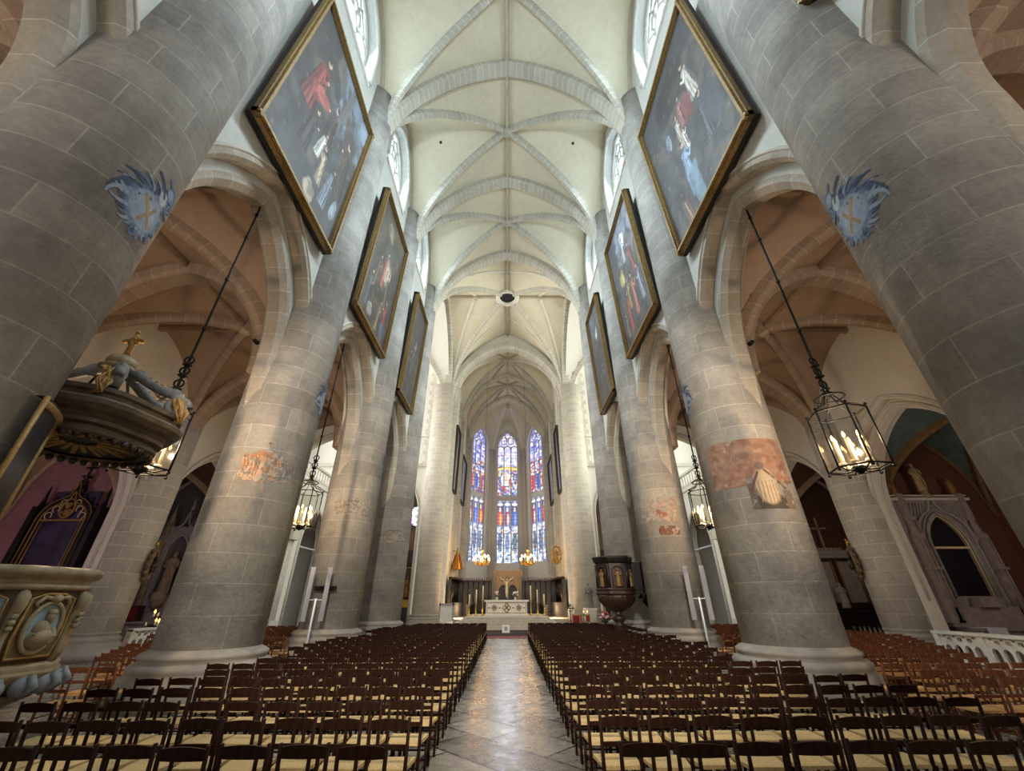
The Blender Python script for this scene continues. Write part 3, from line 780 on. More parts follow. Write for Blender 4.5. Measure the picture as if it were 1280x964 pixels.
# ---- apse walls and stained glass
def stained(w, h, seed, facet):
    rng = np.random.default_rng(seed); r = Ras(w, h, (150,170,215))
    Z = lambda z: (z-7.2)/(28.4-7.2)
    pal_blue = [(40,60,140),(60,90,170),(30,40,90),(100,130,200),(180,200,235),(215,225,245)]
    pal_fig = [(190,40,40),(220,90,50),(40,60,150),(230,190,90),(240,235,230),(90,60,130),(60,110,80),(160,60,90)]
    # top: pale canopies
    for i in range(260):
        x, y = rng.random(), Z(22.2)+rng.random()*(1-Z(22.2)); c = [(214,210,240),(180,170,225),(236,226,236),(150,150,215),(240,214,220)][rng.integers(5)]
        if facet: c = [(150,150,230),(120,110,210),(190,190,245),(90,80,180),(225,225,250)][rng.integers(5)]
        r.ell(x, y, .05+.04*rng.random(), .012, c, 0, .3)
    # main scene
    for i in range(520):
        x, y = rng.random(), Z(17.0)+rng.random()*(Z(22.3)-Z(17.0))
        c = pal_fig[rng.integers(8)] if rng.random() < .6 else pal_blue[rng.integers(6)]
        r.ell(x, y, .02+.045*rng.random(), .005+.009*rng.random(), c, rng.random()*3, .3)
    if not facet:
        r.line([(.02, Z(21.6)), (.3, Z(22.0)), (.7, Z(22.0)), (.98, Z(21.6))], .05, (240,205,70))
        r.ell(.45, Z(20.0), .26, .05, (236,232,232)); r.ell(.42, Z(20.3), .08, .04, (225,190,170)); r.ell(.62, Z(19.6), .07, .03, (200,70,60))
    else:
        for x, c in ((.17, (190,30,40)), (.5, (50,70,170)), (.83, (150,60,40))):
            r.ell(x, Z(18.8), .1, .06, c, 0, .3); r.ell(x, Z(20.2), .05, .014, (225,190,165))
    # middle row: standing figures under white canopies
    for j, x in enumerate((.17, .5, .83)):
        r.rect(x-.14, Z(12.6), x+.14, Z(16.2), (70,90,150) if j % 2 else (60,50,90))
        r.ell(x, Z(13.8), .12, .055, [(205,70,40),(150,30,35),(60,80,170)][(j+facet) % 3], 0, .25); r.ell(x+.03, Z(13.6), .05, .04, [(240,180,60),(230,210,190),(120,150,220)][(j+facet) % 3], 0, .3)
        r.ell(x, Z(15.1), .05, .016, (235,205,180), 0, .3); r.ell(x, Z(15.9), .12, .012, (240,240,245), 0, .3)
    # lower third: white and blue grisaille with dark blue figures
    for i in range(620):
        x, y = rng.random(), rng.random()*Z(12.5)
        c = [(225,232,245),(190,205,235),(235,240,245),(60,80,130),(110,140,190),(150,60,70),(215,180,90)][rng.choice(7, p=[.26,.2,.16,.16,.14,.04,.04])]
        r.ell(x, y, .02+.04*rng.random(), .004+.006*rng.random(), c, rng.random()*3, .25)
    for j, x in enumerate((.17, .5, .83)):
        r.ell(x, Z(10.2), .10, .07, [(30,44,90),(70,90,130),(30,56,50)][(j+facet*2) % 3], 0, .25, .85); r.ell(x, Z(11.9), .05, .015, (200,180,170), 0, .3)
    r.a[..., :3] = r.a[..., :3]*.90+np.array([.62,.70,.85])*.12*(1.0 if not facet else .8); r.noise(.25, (14, 40))
    # leading
    for i in range(1, 40): r.line([(0, i/40), (1, i/40)], .012, (40,44,56), .55)
    for i in range(1, 9): r.line([(i/9, 0), (i/9, 1)], .008, (40,44,56), .35)
    return r
def apse_wall(i, wa, tc, nm, lab, seed, facet):
    p0 = Vector((*AV[i], 0)); p1 = Vector((*AV[i+1], 0)); L = (p1-p0).length; d = (p1-p0)/L; nrm = Vector((-d.y, d.x, 0))
    if nrm.y < 0: nrm = -nrm
    uc = tc*L; T3 = lambda u, z, o=0.: tuple(p0+d*u+nrm*o+Vector((0, 0, z)))
    z0, zs, R = 7.0, 25.0, wa*1.95
    win = [(uc-wa, z0), (uc+wa, z0)]+[(uc+p, q) for p, q in reversed(arch2(wa, R, zs))]
    mb = MB(); mb.sheet([[(0, 0), (L, 0), (L, 31), (0, 31)], win], T3, tuple(nrm*.9))
    w = struct(mb.build('wall_back', M['wall_white']), lab[0], 'wall')
    fr = MB(); ac = arch2(wa-.05, R-.05, zs, 16); O = .45
    fr.tube([T3(uc-wa+.05, z0, O)]+[T3(uc+p, q, O) for p, q in ac]+[T3(uc+wa-.05, z0, O)], .14, 6)
    for off in (-.06, -.3): fr.tube([T3(uc-wa*(1.06-off*.5), z0-.1, off*0-.05+(.25 if off < -.1 else 0))]+[T3(uc+p*(1.06-off*.5), q+(-off*.4), -.05) for p, q in ac]+[T3(uc+wa*(1.06-off*.5), z0-.1, -.05)], .13, 6)
    for q in (-1, 1): fr.tube([T3(uc+q*wa/3, z0, O), T3(uc+q*wa/3, zs+.3, O)], .10, 6)
    fr.beam(T3(uc-wa, 16.6, O), T3(uc+wa, 16.6, O), .3, .75)
    for c in (-2/3, 0, 2/3):
        for zz in (15.5, zs-.3):
            fr.tube([T3(uc+c*wa+p, q, O) for p, q in arch2(wa/3-.02, wa/3*1.5, zz, 6)], .085, 5)
    for q in (-1, 1):
        fr.tube([T3(uc+q*wa/3+.48*wa/1.75*cos(b*pi/6), zs+1.35+.62*sin(b*pi/6), O) for b in range(12)], .08, 5, closed=True)
    fr.tube([T3(uc+.45*wa/1.75*cos(b*pi/6), zs+2.35+.6*sin(b*pi/6), O) for b in range(12)], .08, 5, closed=True)
    o = struct(fr.build(nm, M['stone_white']), lab[1], 'window')
    apx = zs+sqrt(R*R-(R-wa)**2)
    def inside(u, v):
        p = abs(u-.5)*2*wa; q = z0+v*(apx-z0); return q < zs or hypot(p+R-wa, q-zs) < R
    ras_mesh('window_glass', stained(60, 330, seed, facet), lambda u, v: T3(uc+(u-.5)*2*wa, z0+v*(apx-z0), O+.08), M['stained'], o, mask=inside)
    # clustered shafts at the facet edges
    sh = MB()
    for u in (.0, .32, .6):
        for e in ((u, L-u) if i == 2 else ((L-u,) if i == 1 else (u,))): sh.tube([T3(e, .6, -.12), T3(e, 24.6, -.12)], .17, 8)
    sh.build('engaged_shaft', M['stone_white'], w)
apse_wall(2, 1.75, .5, 'window_21', ('white apse wall around the middle stained glass window', 'tall stained glass window in the middle of the apse, yellow arch across it'), 3, 0)
apse_wall(1, 1.95, .50, 'window_22', ('white apse wall around the left stained glass window', 'tall stained glass window on the left of the apse, violet-blue at the top'), 4, 1)
apse_wall(3, 1.95, .50, 'window_23', ('white apse wall around the right stained glass window', 'tall stained glass window on the right of the apse, violet-blue at the top'), 5, 1)

# ---- steps and platform of the crossing, chancel floor
mb = MB()
for i, (y, z, hw) in enumerate(((31.1, .34, 4.2), (31.6, .51, 4.0), (32.0, .68, 3.7), (32.4, .85, 3.4), (32.8, 1.02, 3.1))):
    mb.bb(-hw, hw, y, 41.0, (.17 if i == 0 else 0), z)
mb.bb(-6.2, 6.2, 41.0, 64, 0, .62)
st = struct(mb.build('floor', M['step']), 'broad pale stone steps rising to the altar platform', 'steps')
mb = MB(); mb.bb(-4.4, 4.4, 30.6, 41.0, 0, .17); mb.bb(-1.9, 1.9, 30.9, 31.1, .17, .34); struct(mb.build('floor', M['oak']), 'dark wooden front step before the pale altar steps', 'step')
mb = MB(); mb.bb(-1.5, 1.5, 28.9, 30.55, .005, .02); tag(mb.build('carpet', M['red_carpet']), 'dull red carpet strip on the floor before the altar steps', 'carpet')

# ---- west end, left open so that world light comes in: only jambs stand here
mb = MB()
for s in (-1, 1): mb.bb(*sorted((s*8.4, s*23.6)), -11.0, -10.4, 0, 31)
mb.bb(-8.4, 8.4, -11.0, -10.4, 26, 31)
struct(mb.build('wall_front', M['wall']), 'plain west wall behind the viewer', 'wall')
# ================================================================== CHAIRS
def chair_parts(single):
    """rush-seated church chair facing +y; returns list of (name, MB, is_rush)"""
    def leg(sx, rear):
        m = MB()
        if rear: m.tube([(sx*.205, -.17, 0), (sx*.205, -.185, .44), (sx*.215, -.24, .91)], [.020, .022, .018], 6)
        else: m.tube([(sx*.225, .2, 0), (sx*.225, .2, .44)], [.018, .021], 6)
        return m
    seat = MB()
    n = 4; pts = []
    for j, (y, hw) in enumerate(((-.19, .20), (-.1, .212), (.1, .236), (.21, .245))): pts.append((y, hw))
    top = [(-hw, y) for y, hw in pts]+[(hw, y) for y, hw in pts[::-1]]
    a = seat.add([(x, y, .435) for x, y in top]); b = seat.add([(x*.985, y, .468) for x, y in top]); k = len(top)
    c = seat.add([(0, .01, .476)])
    for i in range(k): seat.face((a+i, b+i, b+(i+1) % k, a+(i+1) % k)); seat.face((b+i, c, b+(i+1) % k))
    seat.face([a+i for i in range(k)])
    tr = MB(); lo = MB()
    def rail(m, z0, z1, crown, t=.022, hw=.212):
        N = 8; A = []
        for i in range(N+1):
            u = i/N*2-1; x = u*hw; y = -.19-(z0-.44)*.115-.02*(1-u*u); zt = z1+crown*(1-u*u)
            A.append(m.add([(x, y-t/2, z0), (x, y+t/2, z0), (x, y+t/2-.004, zt), (x, y-t/2-.004, zt)]))
        for i in range(N):
            for q in range(4): m.face((A[i]+q, A[i]+(q+1) % 4, A[i+1]+(q+1) % 4, A[i+1]+q))
        m.face([A[0]+q for q in range(4)]); m.face([A[-1]+q for q in range(4)][::-1])
    rail(tr, .805, .882, .022); rail(lo, .635, .675, .008)
    st = MB()
    for z, y in ((.2, .2), (.3, .2)): st.tube([(-.225, y, z), (.225, y, z)], .011, 5)
    for sx in (-1, 1):
        for z in (.16, .27): st.tube([(sx*.207, -.175, z), (sx*.225, .2, z)], .010, 5)
    st.tube([(-.205, -.176, .22), (.205, -.176, .22)], .010, 5)
    return [('seat', seat, 1), ('top_rail', tr, 0), ('lower_rail', lo, 0), ('leg', leg(-1, 1), 0), ('leg', leg(1, 1), 0), ('leg', leg(-1, 0), 0), ('leg', leg(1, 0), 0), ('stretcher', st, 0)]
def merge(dst, src, M4=None):
    b = dst.add([tuple(M4 @ Vector(p)) if M4 is not None else p for p in src.v])
    for f, mi, sm in zip(src.f, src.mi, src.smooth):
        dst.f.append(tuple(b+i for i in f)); dst.uv.append(None); dst.mi.append(dst.cur); dst.smooth.append(sm)
ORD = ['first','second','third','fourth','fifth','sixth','seventh','eighth','ninth','tenth','eleventh','twelfth','thirteenth','fourteenth','fifteenth','sixteenth','seventeenth','eighteenth','nineteenth','twentieth',
       'twenty-first','twenty-second','twenty-third','twenty-fourth','twenty-fifth','twenty-sixth','twenty-seventh']
PARTS = chair_parts(False)
def blocked(x, y, mrg=.3):
    for s in (-1, 1):
        for yy in DK[1:]:
            if hypot(x-s*XP, y-yy) < RP+.52+mrg: return True
    if hypot(x-5.4, y-21.7) < .75 or hypot(x+7.38, y-6.55) < 1.05: return True
    for q in POSTS:
        if hypot(x-q[0], y-q[1]) < .4: return True
    return False
POSTS = [(-7.3, 17.35), (7.5, 17.2)]
# camera bearing test: leave out chairs fully outside the frame or behind the piers / the cream pulpit
def in_view(x, y):
    dx, dy = x-.12, y; zc = dy*.877+(.86-2.03)*.481
    if zc < .5: return False
    u = 640+491.5*dx/zc-5; v = 482-491.5*(-dy*.481+(.86-2.03)*.877)/zc
    if u < -40 or u > 1320 or v > 985: return False
    b = atan2(dx, dy); d = hypot(dx, dy)
    for s in (-1, 1):
        for yy in DK[1:]:
            px = s*XP-.12; pd = hypot(px, yy)
            if pd < d and abs(b-atan2(px, yy)) < math.asin(RP/pd)-.018: return False
    return True

def above_edge(x, y):
    dx = x-.12; zc = y*.877-1.17*.481; u = 635+491.5*dx/zc; v = 482-491.5*(-y*.481-1.17*.877)/zc
    L = [(1040,784),(1130,800),(1200,822),(1280,838),(1400,870)] if x > 0 else [(-60,880),(60,852),(100,835),(150,815),(200,800)]
    if u < L[0][0] or u > L[-1][0]: return False
    for (a, b), (c, d) in zip(L[:-1], L[1:]):
        if a <= u <= c: return v < b+(d-b)*(u-a)/(c-a)-4
    return False

proto = thing('nave_chair', 'dark chair', 'chair')
for nm, mb_, ru in PARTS: mb_.build(nm, M['rush'] if ru else M['chair'], proto)
sm = MB()
for nm, mb_, ru in PARTS: sm.cur = 1 if ru else 0; merge(sm, mb_)
far_proto = sm.build('nave_chair', [M['chair'], M['rush']])
proto_used = far_used = False
NROWS, NSEAT = 26, 10
rest = MB(); count = 0
for r in range(NROWS):
    for s in (-1, 1):
        seat_no = 0
        for c in range(NSEAT):
            jx, jy, jr = random.uniform(-.01, .01), random.uniform(-.05, .05), random.uniform(-.03, .03)
            y = 4.93+r*.9+jy; x0 = (1.17 if s > 0 else -1.00)+s*.008*y
            x = x0+s*(.14+c*.525)+jx
            if c == 9 and r > 3 and random.random() < .25: continue
            if blocked(x, y, .34) or y > 27.6: continue
            seat_no += 1
            if not in_view(x, y): continue
            if count >= 300:
                Mx = Matrix.Translation((x, y, 0)) @ Matrix.Rotation(jr, 4, 'Z')
                for nm, mb_, ru in PARTS: rest.cur = 1 if ru else 0; merge(rest, mb_, Mx)
                continue
            count += 1
            if r < 10:
                o = copy_tree(proto) if proto_used else proto; proto_used = True
            else:
                if far_used: o = far_proto.copy(); COL.objects.link(o)
                else: o = far_proto; far_used = True
            o.location = (x, y, 0); o.rotation_euler = (0, 0, jr)
            tag(o, 'dark rush-seated chair, %s row from the camera, %s from the aisle, %s block' % (ORD[r], ORD[seat_no-1], SIDE[s]), 'chair', 'dark rush-seated chairs in the nave')
if rest.v:
    o = rest.build('nave_chair_rows', [M['chair'], M['rush']]); tag(o, 'mass of dark chairs in the far rows before the altar steps', 'chairs', None, 'stuff')

# reddish chairs out in the side aisles
sm2 = MB()
for nm, mb_, ru in PARTS: sm2.cur = 1 if ru else 0; merge(sm2, mb_)
ap = sm2.build('aisle_chair', [M['chair_red'], M['rush_warm_lit']]); ap_used = False
near = thing('aisle_chair', 'reddish chair', 'chair'); near_used = False
for nm, mb_, ru in PARTS: mb_.build(nm, M['rush_warm_lit'] if ru else M['chair_red'], near)
for s in (-1, 1):
    for r in range(22):
        for c in range(15):
            x = s*(7.9+c*.53+random.uniform(-.008, .008)); y = 7.3+r*.86+random.uniform(-.05, .05); jr = random.uniform(-.025, .025)
            if s > 0 and c > (12 if r < 12 else 13): continue
            if hypot(x+15.6, y-20.9) < 1.1: continue
            if hypot(abs(x)-17.3, y-19.53) < 1.7 or blocked(x, y, .34): continue
            if s < 0 and hypot(x+14.6, y-22.2) < .9: continue
            if not in_view(x, y) or above_edge(x, y): continue
            if s > 0 and y < 13:
                o = copy_tree(near) if near_used else near; near_used = True
            elif not ap_used: o = ap; ap_used = True
            else: o = ap.copy(); COL.objects.link(o)
            o.location = (x, y, 0); o.rotation_euler = (0, 0, jr)
            tag(o, 'reddish rush-seated chair, %s side aisle, %s row, %s from the nave piers' % (SIDE[s], ORD[r], ORD[c]), 'chair', 'reddish chairs in the side aisles')
# ================================================================== PAINTINGS, WALL PAINTINGS
def figure_scene(seed, sky=None, items=(), base=(66,63,62), w=104, h=146):
    r = Ras(w, h, base); rng = np.random.default_rng(seed)
    sh = lambda c, k: tuple(int(min(255, max(0, q*k))) for q in c)
    if sky:
        for i in range(40): r.ell(rng.uniform(*sky[1]), rng.uniform(*sky[2]), rng.uniform(.04,.14), rng.uniform(.02,.07), sh(sky[0], rng.uniform(.7,1.15)), rng.uniform(0,3), .6, .7)
    dark = [(52,48,46),(84,72,60),(94,86,78),(76,80,84),(108,92,74),(60,54,60)]
    for i in range(90): r.ell(rng.random(), rng.random()*.78, rng.uniform(.02,.09), rng.uniform(.02,.07), dark[rng.integers(6)], rng.uniform(0,3), .4, .55)
    for it in items:
        if it[0] == 'fig':            # robed figure: x, y(feet), height, robe colour, lean
            _, x, y, hh, c, le = it; W = hh*.17
            for q in range(9):        # drapery strokes
                a0 = x+W*(q/4-1)*1.15; a1 = x+le*.12+W*.55*(q/4-1)
                r.line([(a0, y), ((a0+a1)/2+rng.uniform(-.015,.015), y+hh*.35), (a1, y+hh*.74)], W*.22, sh(c, [.5,.9,.65,1.15,.8,1.25,.6,1.0,.5][q]), .9)
            r.line([(x-W*.5+le*.12, y+hh*.72), (x+W*.5+le*.12, y+hh*.74)], W*.34, sh(c, .85))
            hx, hy = x+le*.2, y+hh*.90
            r.ell(hx, hy, hh*.062, hh*.062, (202,164,134), 0, .35); r.ell(hx-.01*(1 if le > 0 else -1), hy+hh*.035, hh*.062, hh*.04, (66,50,40), 0, .35)
            sg = 1 if le >= 0 else -1
            r.line([(x+le*.12, y+hh*.7), (x+sg*hh*.16, y+hh*.56), (x+sg*hh*.25, y+hh*.64)], hh*.03, sh(c, 1.1)); r.ell(x+sg*hh*.27, y+hh*.66, hh*.03, hh*.025, (206,168,138), 0, .4)
        else:
            _, x, y, rx, ry, c = it[:6]; ro = it[6] if len(it) > 6 else 0
            for q in range(10): r.ell(x+rng.uniform(-.5,.5)*rx, y+rng.uniform(-.5,.5)*ry, rx*rng.uniform(.3,.6), ry*rng.uniform(.3,.6), sh(c, rng.uniform(.65,1.2)), ro+rng.uniform(-.5,.5), .35, .85)
    for i in range(90):
        c = [(82,74,66),(104,94,82),(74,76,80),(120,108,96)][rng.integers(4)]
        r.ell(rng.random(), rng.random()*.9, rng.uniform(.006,.02), rng.uniform(.006,.016), c, rng.uniform(0,3), .6, .5)
    g = r.a[..., :3].mean(axis=2, keepdims=True); r.a[..., :3] = (r.a[..., :3]*.68+g*.32)*1.05*.95+np.array(lin((104,100,98)))*.13  # grey lift in the last term: glare put into the canvas colours
    r.noise(.26, (6, 22, 50)); return r
SCN = {
 (-1,1): figure_scene(1, ((128,146,168), (.45,1.0), (.62,1.0)), [('b',.42,.80,.10,.22,(84,84,80),.3),('b',.62,.82,.06,.26,(92,96,94),.1),('b',.8,.66,.14,.14,(74,64,58)),('fig',.22,.40,.42,(150,52,40),.25),('b',.30,.55,.15,.06,(168,64,48),.5),('fig',.55,.35,.36,(76,58,52),-.1),('fig',.50,.28,.20,(206,206,196),.2),('fig',.62,.18,.24,(170,150,110),-.2),('fig',.74,.12,.30,(120,134,152),.2),('fig',.35,.2,.3,(74,62,56),.1),('b',.58,.08,.10,.06,(176,160,130),.4),('fig',.86,.3,.4,(84,66,52),-.2),('b',.9,.2,.05,.07,(150,170,190))]),
 (1,1): figure_scene(2, None, [('b',.5,.8,.3,.14,(56,54,52)),('fig',.76,.50,.30,(196,190,172),-.1),('b',.62,.55,.10,.10,(118,50,50)),('b',.30,.58,.05,.07,(120,136,152)),('fig',.46,.42,.22,(190,176,160),.1),('fig',.50,.36,.16,(214,200,186),0),('fig',.54,.5,.2,(150,90,82),.2),('fig',.42,.12,.36,(120,160,196),.05),('b',.43,.14,.09,.16,(128,170,206)),('fig',.25,.04,.26,(150,106,70),-.2),('fig',.72,.2,.3,(82,84,92),.3),('b',.2,.3,.1,.14,(70,68,62),.5),('b',.85,.3,.1,.2,(66,68,76),.2)], (60,62,66)),
 (-1,2): figure_scene(3, ((96,90,60), (.2,.9), (.6,1.0)), [('b',.4,.85,.14,.08,(140,130,92)),('fig',.5,.38,.34,(180,80,70),.1),('b',.62,.55,.1,.14,(196,176,150)),('fig',.56,.46,.2,(210,180,150),0),('fig',.3,.3,.3,(110,90,60),.2),('fig',.7,.28,.3,(104,92,72),-.2),('fig',.82,.06,.34,(176,60,50),-.1),('fig',.6,.06,.26,(150,130,80),.2),('b',.8,.1,.08,.1,(80,110,150)),('fig',.2,.1,.3,(90,96,110),.1),('b',.35,.12,.1,.06,(190,180,160))], (62,56,40)),
 (1,2): figure_scene(4, ((130,140,160), (.3,1.0), (.55,1.0)), [('b',.55,.8,.12,.08,(210,214,220)),('fig',.5,.62,.22,(196,206,222),.2),('b',.3,.55,.1,.08,(190,170,90)),('fig',.72,.42,.3,(150,70,60),-.2),('fig',.4,.25,.26,(170,140,60),.1),('fig',.56,.14,.36,(190,100,84),0),('fig',.3,.1,.34,(176,60,54),.2),('fig',.8,.16,.3,(150,160,180),-.1),('fig',.15,.1,.2,(140,120,100),0),('fig',.9,.4,.3,(110,110,70),.1)], (74,78,86)),
 (-1,3): figure_scene(5, None, [('fig',.5,.3,.3,(110,104,96),.1),('fig',.3,.2,.3,(84,80,78),.2),('fig',.7,.2,.3,(96,84,74),-.2),('b',.6,.6,.06,.06,(140,146,152))], (62,62,62)),
 (1,3): figure_scene(6, ((100,108,118), (.1,.9), (.5,1.0)), [('b',.5,.72,.12,.07,(200,204,206)),('b',.5,.73,.05,.03,(226,220,196)),('fig',.5,.1,.3,(110,92,84),.1),('fig',.3,.08,.24,(120,84,76),.1),('fig',.7,.1,.26,(96,96,104),-.1)], (70,74,80)),
}
def painting(name_bits, s, y0, y1, z0, z1, xb, xt, ras, frame=.20, group='large gilt-framed canvases along the nave walls'):
    W_, H_ = y1-y0, hypot(z1-z0, xt-xb); yc = (y0+y1)/2
    t = thing('framed_painting', name_bits, 'painting', (s*xb, yc, z0), 0, group)
    tilt = math.atan2(xb-xt, z1-z0)
    up = Vector((-s*sin(tilt), 0, cos(tilt))); nr = Vector((-s*cos(tilt), 0, -sin(tilt))); yy = Vector((0, 1, 0))
    Q = lambda a, b, o=0.: tuple(yy*a+up*b+nr*o)
    fr = MB()
    for ofs, th, wd in ((.0, .16, frame), (.12, .10, frame*.45)):
        c = frame/2
        for a0, b0, a1, b1 in ((-W_/2, c, W_/2, c), (-W_/2, H_-c, W_/2, H_-c), (-W_/2+c, 0, -W_/2+c, H_), (W_/2-c, 0, W_/2-c, H_)):
            fr.beam(Q(a0, b0, .05+ofs), Q(a1, b1, .05+ofs), th, wd, up=tuple(up) if abs(b0-b1) < .01 else tuple(yy))
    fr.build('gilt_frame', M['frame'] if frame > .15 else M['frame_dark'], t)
    bk = MB(); bk.beam(Q(0, .0, -.1), Q(0, H_, -.1), .16, W_, up=(0,1,0)); bk.build('backboard', M['black_wood'], t)
    sg = 1 if s < 0 else -1
    f2 = frame*.85
    ras_mesh('canvas', ras, lambda u, v: Q(sg*(u-.5)*(W_-2*f2), f2+v*(H_-2*f2), .02), M['painting'], t)
    return t
PL = {1: (5.70, 10.68, 13.5, 21.3), 2: (13.4, 17.95, 13.5, 21.5), 3: (21.4, 25.0, 13.4, 21.4)}
PLAB = {(-1,1): 'gilt-framed dark painting, kneeling figures and a red cloak, nearest on the left wall',
        (-1,2): 'gilt-framed painting of a crowd round a pale mother, second on the left wall',
        (-1,3): 'gilt-framed murky grey painting, third along the left wall',
        (1,1): 'gilt-framed dark painting with a figure in pale blue, nearest on the right wall',
        (1,2): 'gilt-framed painting with bright cloud and red-robed crowd, second on the right wall',
        (1,3): 'gilt-framed grey painting with one small white disc, third on the right wall'}
for s in (-1, 1):
    for k in (1, 2, 3):
        y0, y1, z0, z1 = PL[k]; painting(PLAB[(s, k)], s, y0, y1, z0, z1, 6.72, 6.42, SCN[(s, k)])
painting('gilt-framed painting whose lower corner shows at the top right edge', 1, -1.2, 3.5, 13.5, 21.3, 6.72, 6.42, SCN[(1,3)])
for s in (-1, 1):
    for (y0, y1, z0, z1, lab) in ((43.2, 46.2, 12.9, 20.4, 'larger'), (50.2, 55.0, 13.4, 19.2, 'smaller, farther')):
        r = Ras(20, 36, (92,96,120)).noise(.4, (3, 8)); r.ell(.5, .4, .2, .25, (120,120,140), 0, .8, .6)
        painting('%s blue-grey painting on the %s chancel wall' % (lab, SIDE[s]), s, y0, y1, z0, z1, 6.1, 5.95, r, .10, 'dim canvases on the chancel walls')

# ---- blue painted shields on the piers
def emblem(SZ=190):
    r = Ras(SZ, int(SZ*1.17)); B = [(88,98,116),(106,116,130),(126,134,144),(64,72,90),(142,148,154)]; rng = np.random.default_rng(9)
    def curl(x, y, a, L, bend, w, c):                                       # leaf curling away
        pts = [(x, y)]
        for q in range(7):
            x += L/7*cos(a); y += L/7*sin(a)*.86; a += bend/7; pts.append((x, y))
        for q in range(7): r.line(pts[q:q+2], w*(1-.11*q), c)
    for a in np.linspace(.9, 3.1, 11): curl(.52+.26*cos(a), .38+.24*sin(a), a+.2, .20+.12*rng.random(), .9+rng.random(), .034, B[rng.integers(4)])
    for a in np.linspace(1.0, 3.0, 12): curl(.52+.27*cos(a), .38+.25*sin(a), a-.1, .14+.12*rng.random(), 1.6, .014, B[3])
    for a in np.linspace(3.1, 4.7, 10): curl(.52+.27*cos(a), .38+.26*sin(a), a+.3, .10+.10*rng.random(), -1.4, .030, B[rng.integers(4)])
    for a in np.linspace(4.6, 6.7, 12): curl(.52+.26*cos(a), .38+.26*sin(a), a-.3, .07+.09*rng.random(), 1.5, .028, B[rng.integers(4)])
    r.ell(.52, .38, .30, .27, B[0], 0, .2); r.ell(.52, .38, .26, .235, B[2], 0, .2)
    for q in range(14): r.ell(.36+.32*rng.random(), .24+.3*rng.random(), .05, .05, B[[1, 2, 4][rng.integers(3)]], 0, .9, .6)
    for q in np.linspace(0, 6.2, 26): r.ell(.52+.285*cos(q), .38+.26*sin(q), .022+.014*rng.random(), .02, B[rng.integers(4)], 0, .4)
    r.ell(.76, .76, .13, .10, B[1], .6, .15); r.ell(.70, .86, .09, .06, B[2], .3, .2); r.ell(.84, .68, .09, .08, B[2], .9, .15)      # crest: bird's head over the shield
    r.line([(.58, .97), (.66, .92), (.76, .93), (.86, .84), (.94, .72)], .024, B[0]); r.line([(.78, .62), (.94, .62)], .018, B[3]); r.ringe(.82, .72, .07, .06, .22, B[3]); r.ell(.82, .72, .03, .03, B[3], 0, .3)
    r.line([(.60, .82), (.70, .74), (.80, .78)], .014, B[3]); r.ell(.62, .70, .08, .09, (158,162,160), .3, .3); r.line([(.40, .90), (.52, .84), (.62, .72)], .022, B[3])
    r.line([(.46, .12), (.47, .0)], .014, B[0]); r.line([(.56, .12), (.60, .03)], .012, B[1])
    for p in (((.40,.52),(.64,.24)), ((.62,.50),(.46,.22))): r.line(p, .024, (132,112,88))
    for q in range(14): t_ = rng.random(); r.ell(.40+.24*t_+.02*rng.random(), .52-.28*t_+.03*rng.random(), .022, .018, (146,122,92), 0, .3)
    r.noise(.28, (9, 30)); r.a[..., 3] *= (r.nz > .27); return r
EMB = emblem(); EMB_S = emblem(90)
def on_pier(o, name, ras, ang, z, wd, ht, mat, r=RP, lab=None, flip=False):
    """picture wrapped on a pier; ang = direction it faces; parented to the pier"""
    e = .012; s_ = -1 if flip else 1
    ob = ras_mesh(name, ras, lambda u, v: ((r+e)*cos(ang+s_*(u-.5)*wd/r), (r+e)*sin(ang+s_*(u-.5)*wd/r), z+(v-.5)*ht), mat, o, alpha=True)
    if lab: ob['label'] = lab
    return ob
for s in (-1, 1):
    for k in (1, 2, 3, 4):
        ang = 0.
        A = radians({1: 11, 2: 19, 3: 26, 4: 28}[k]); ang = A if s < 0 else pi-A
        on_pier(PILLARS[(s, k)], 'painted_shield', EMB if k < 3 else EMB_S, ang, 8.3, 1.42, 1.65, M['fresco'], lab='blue painted shield with plumes', flip=(s > 0))

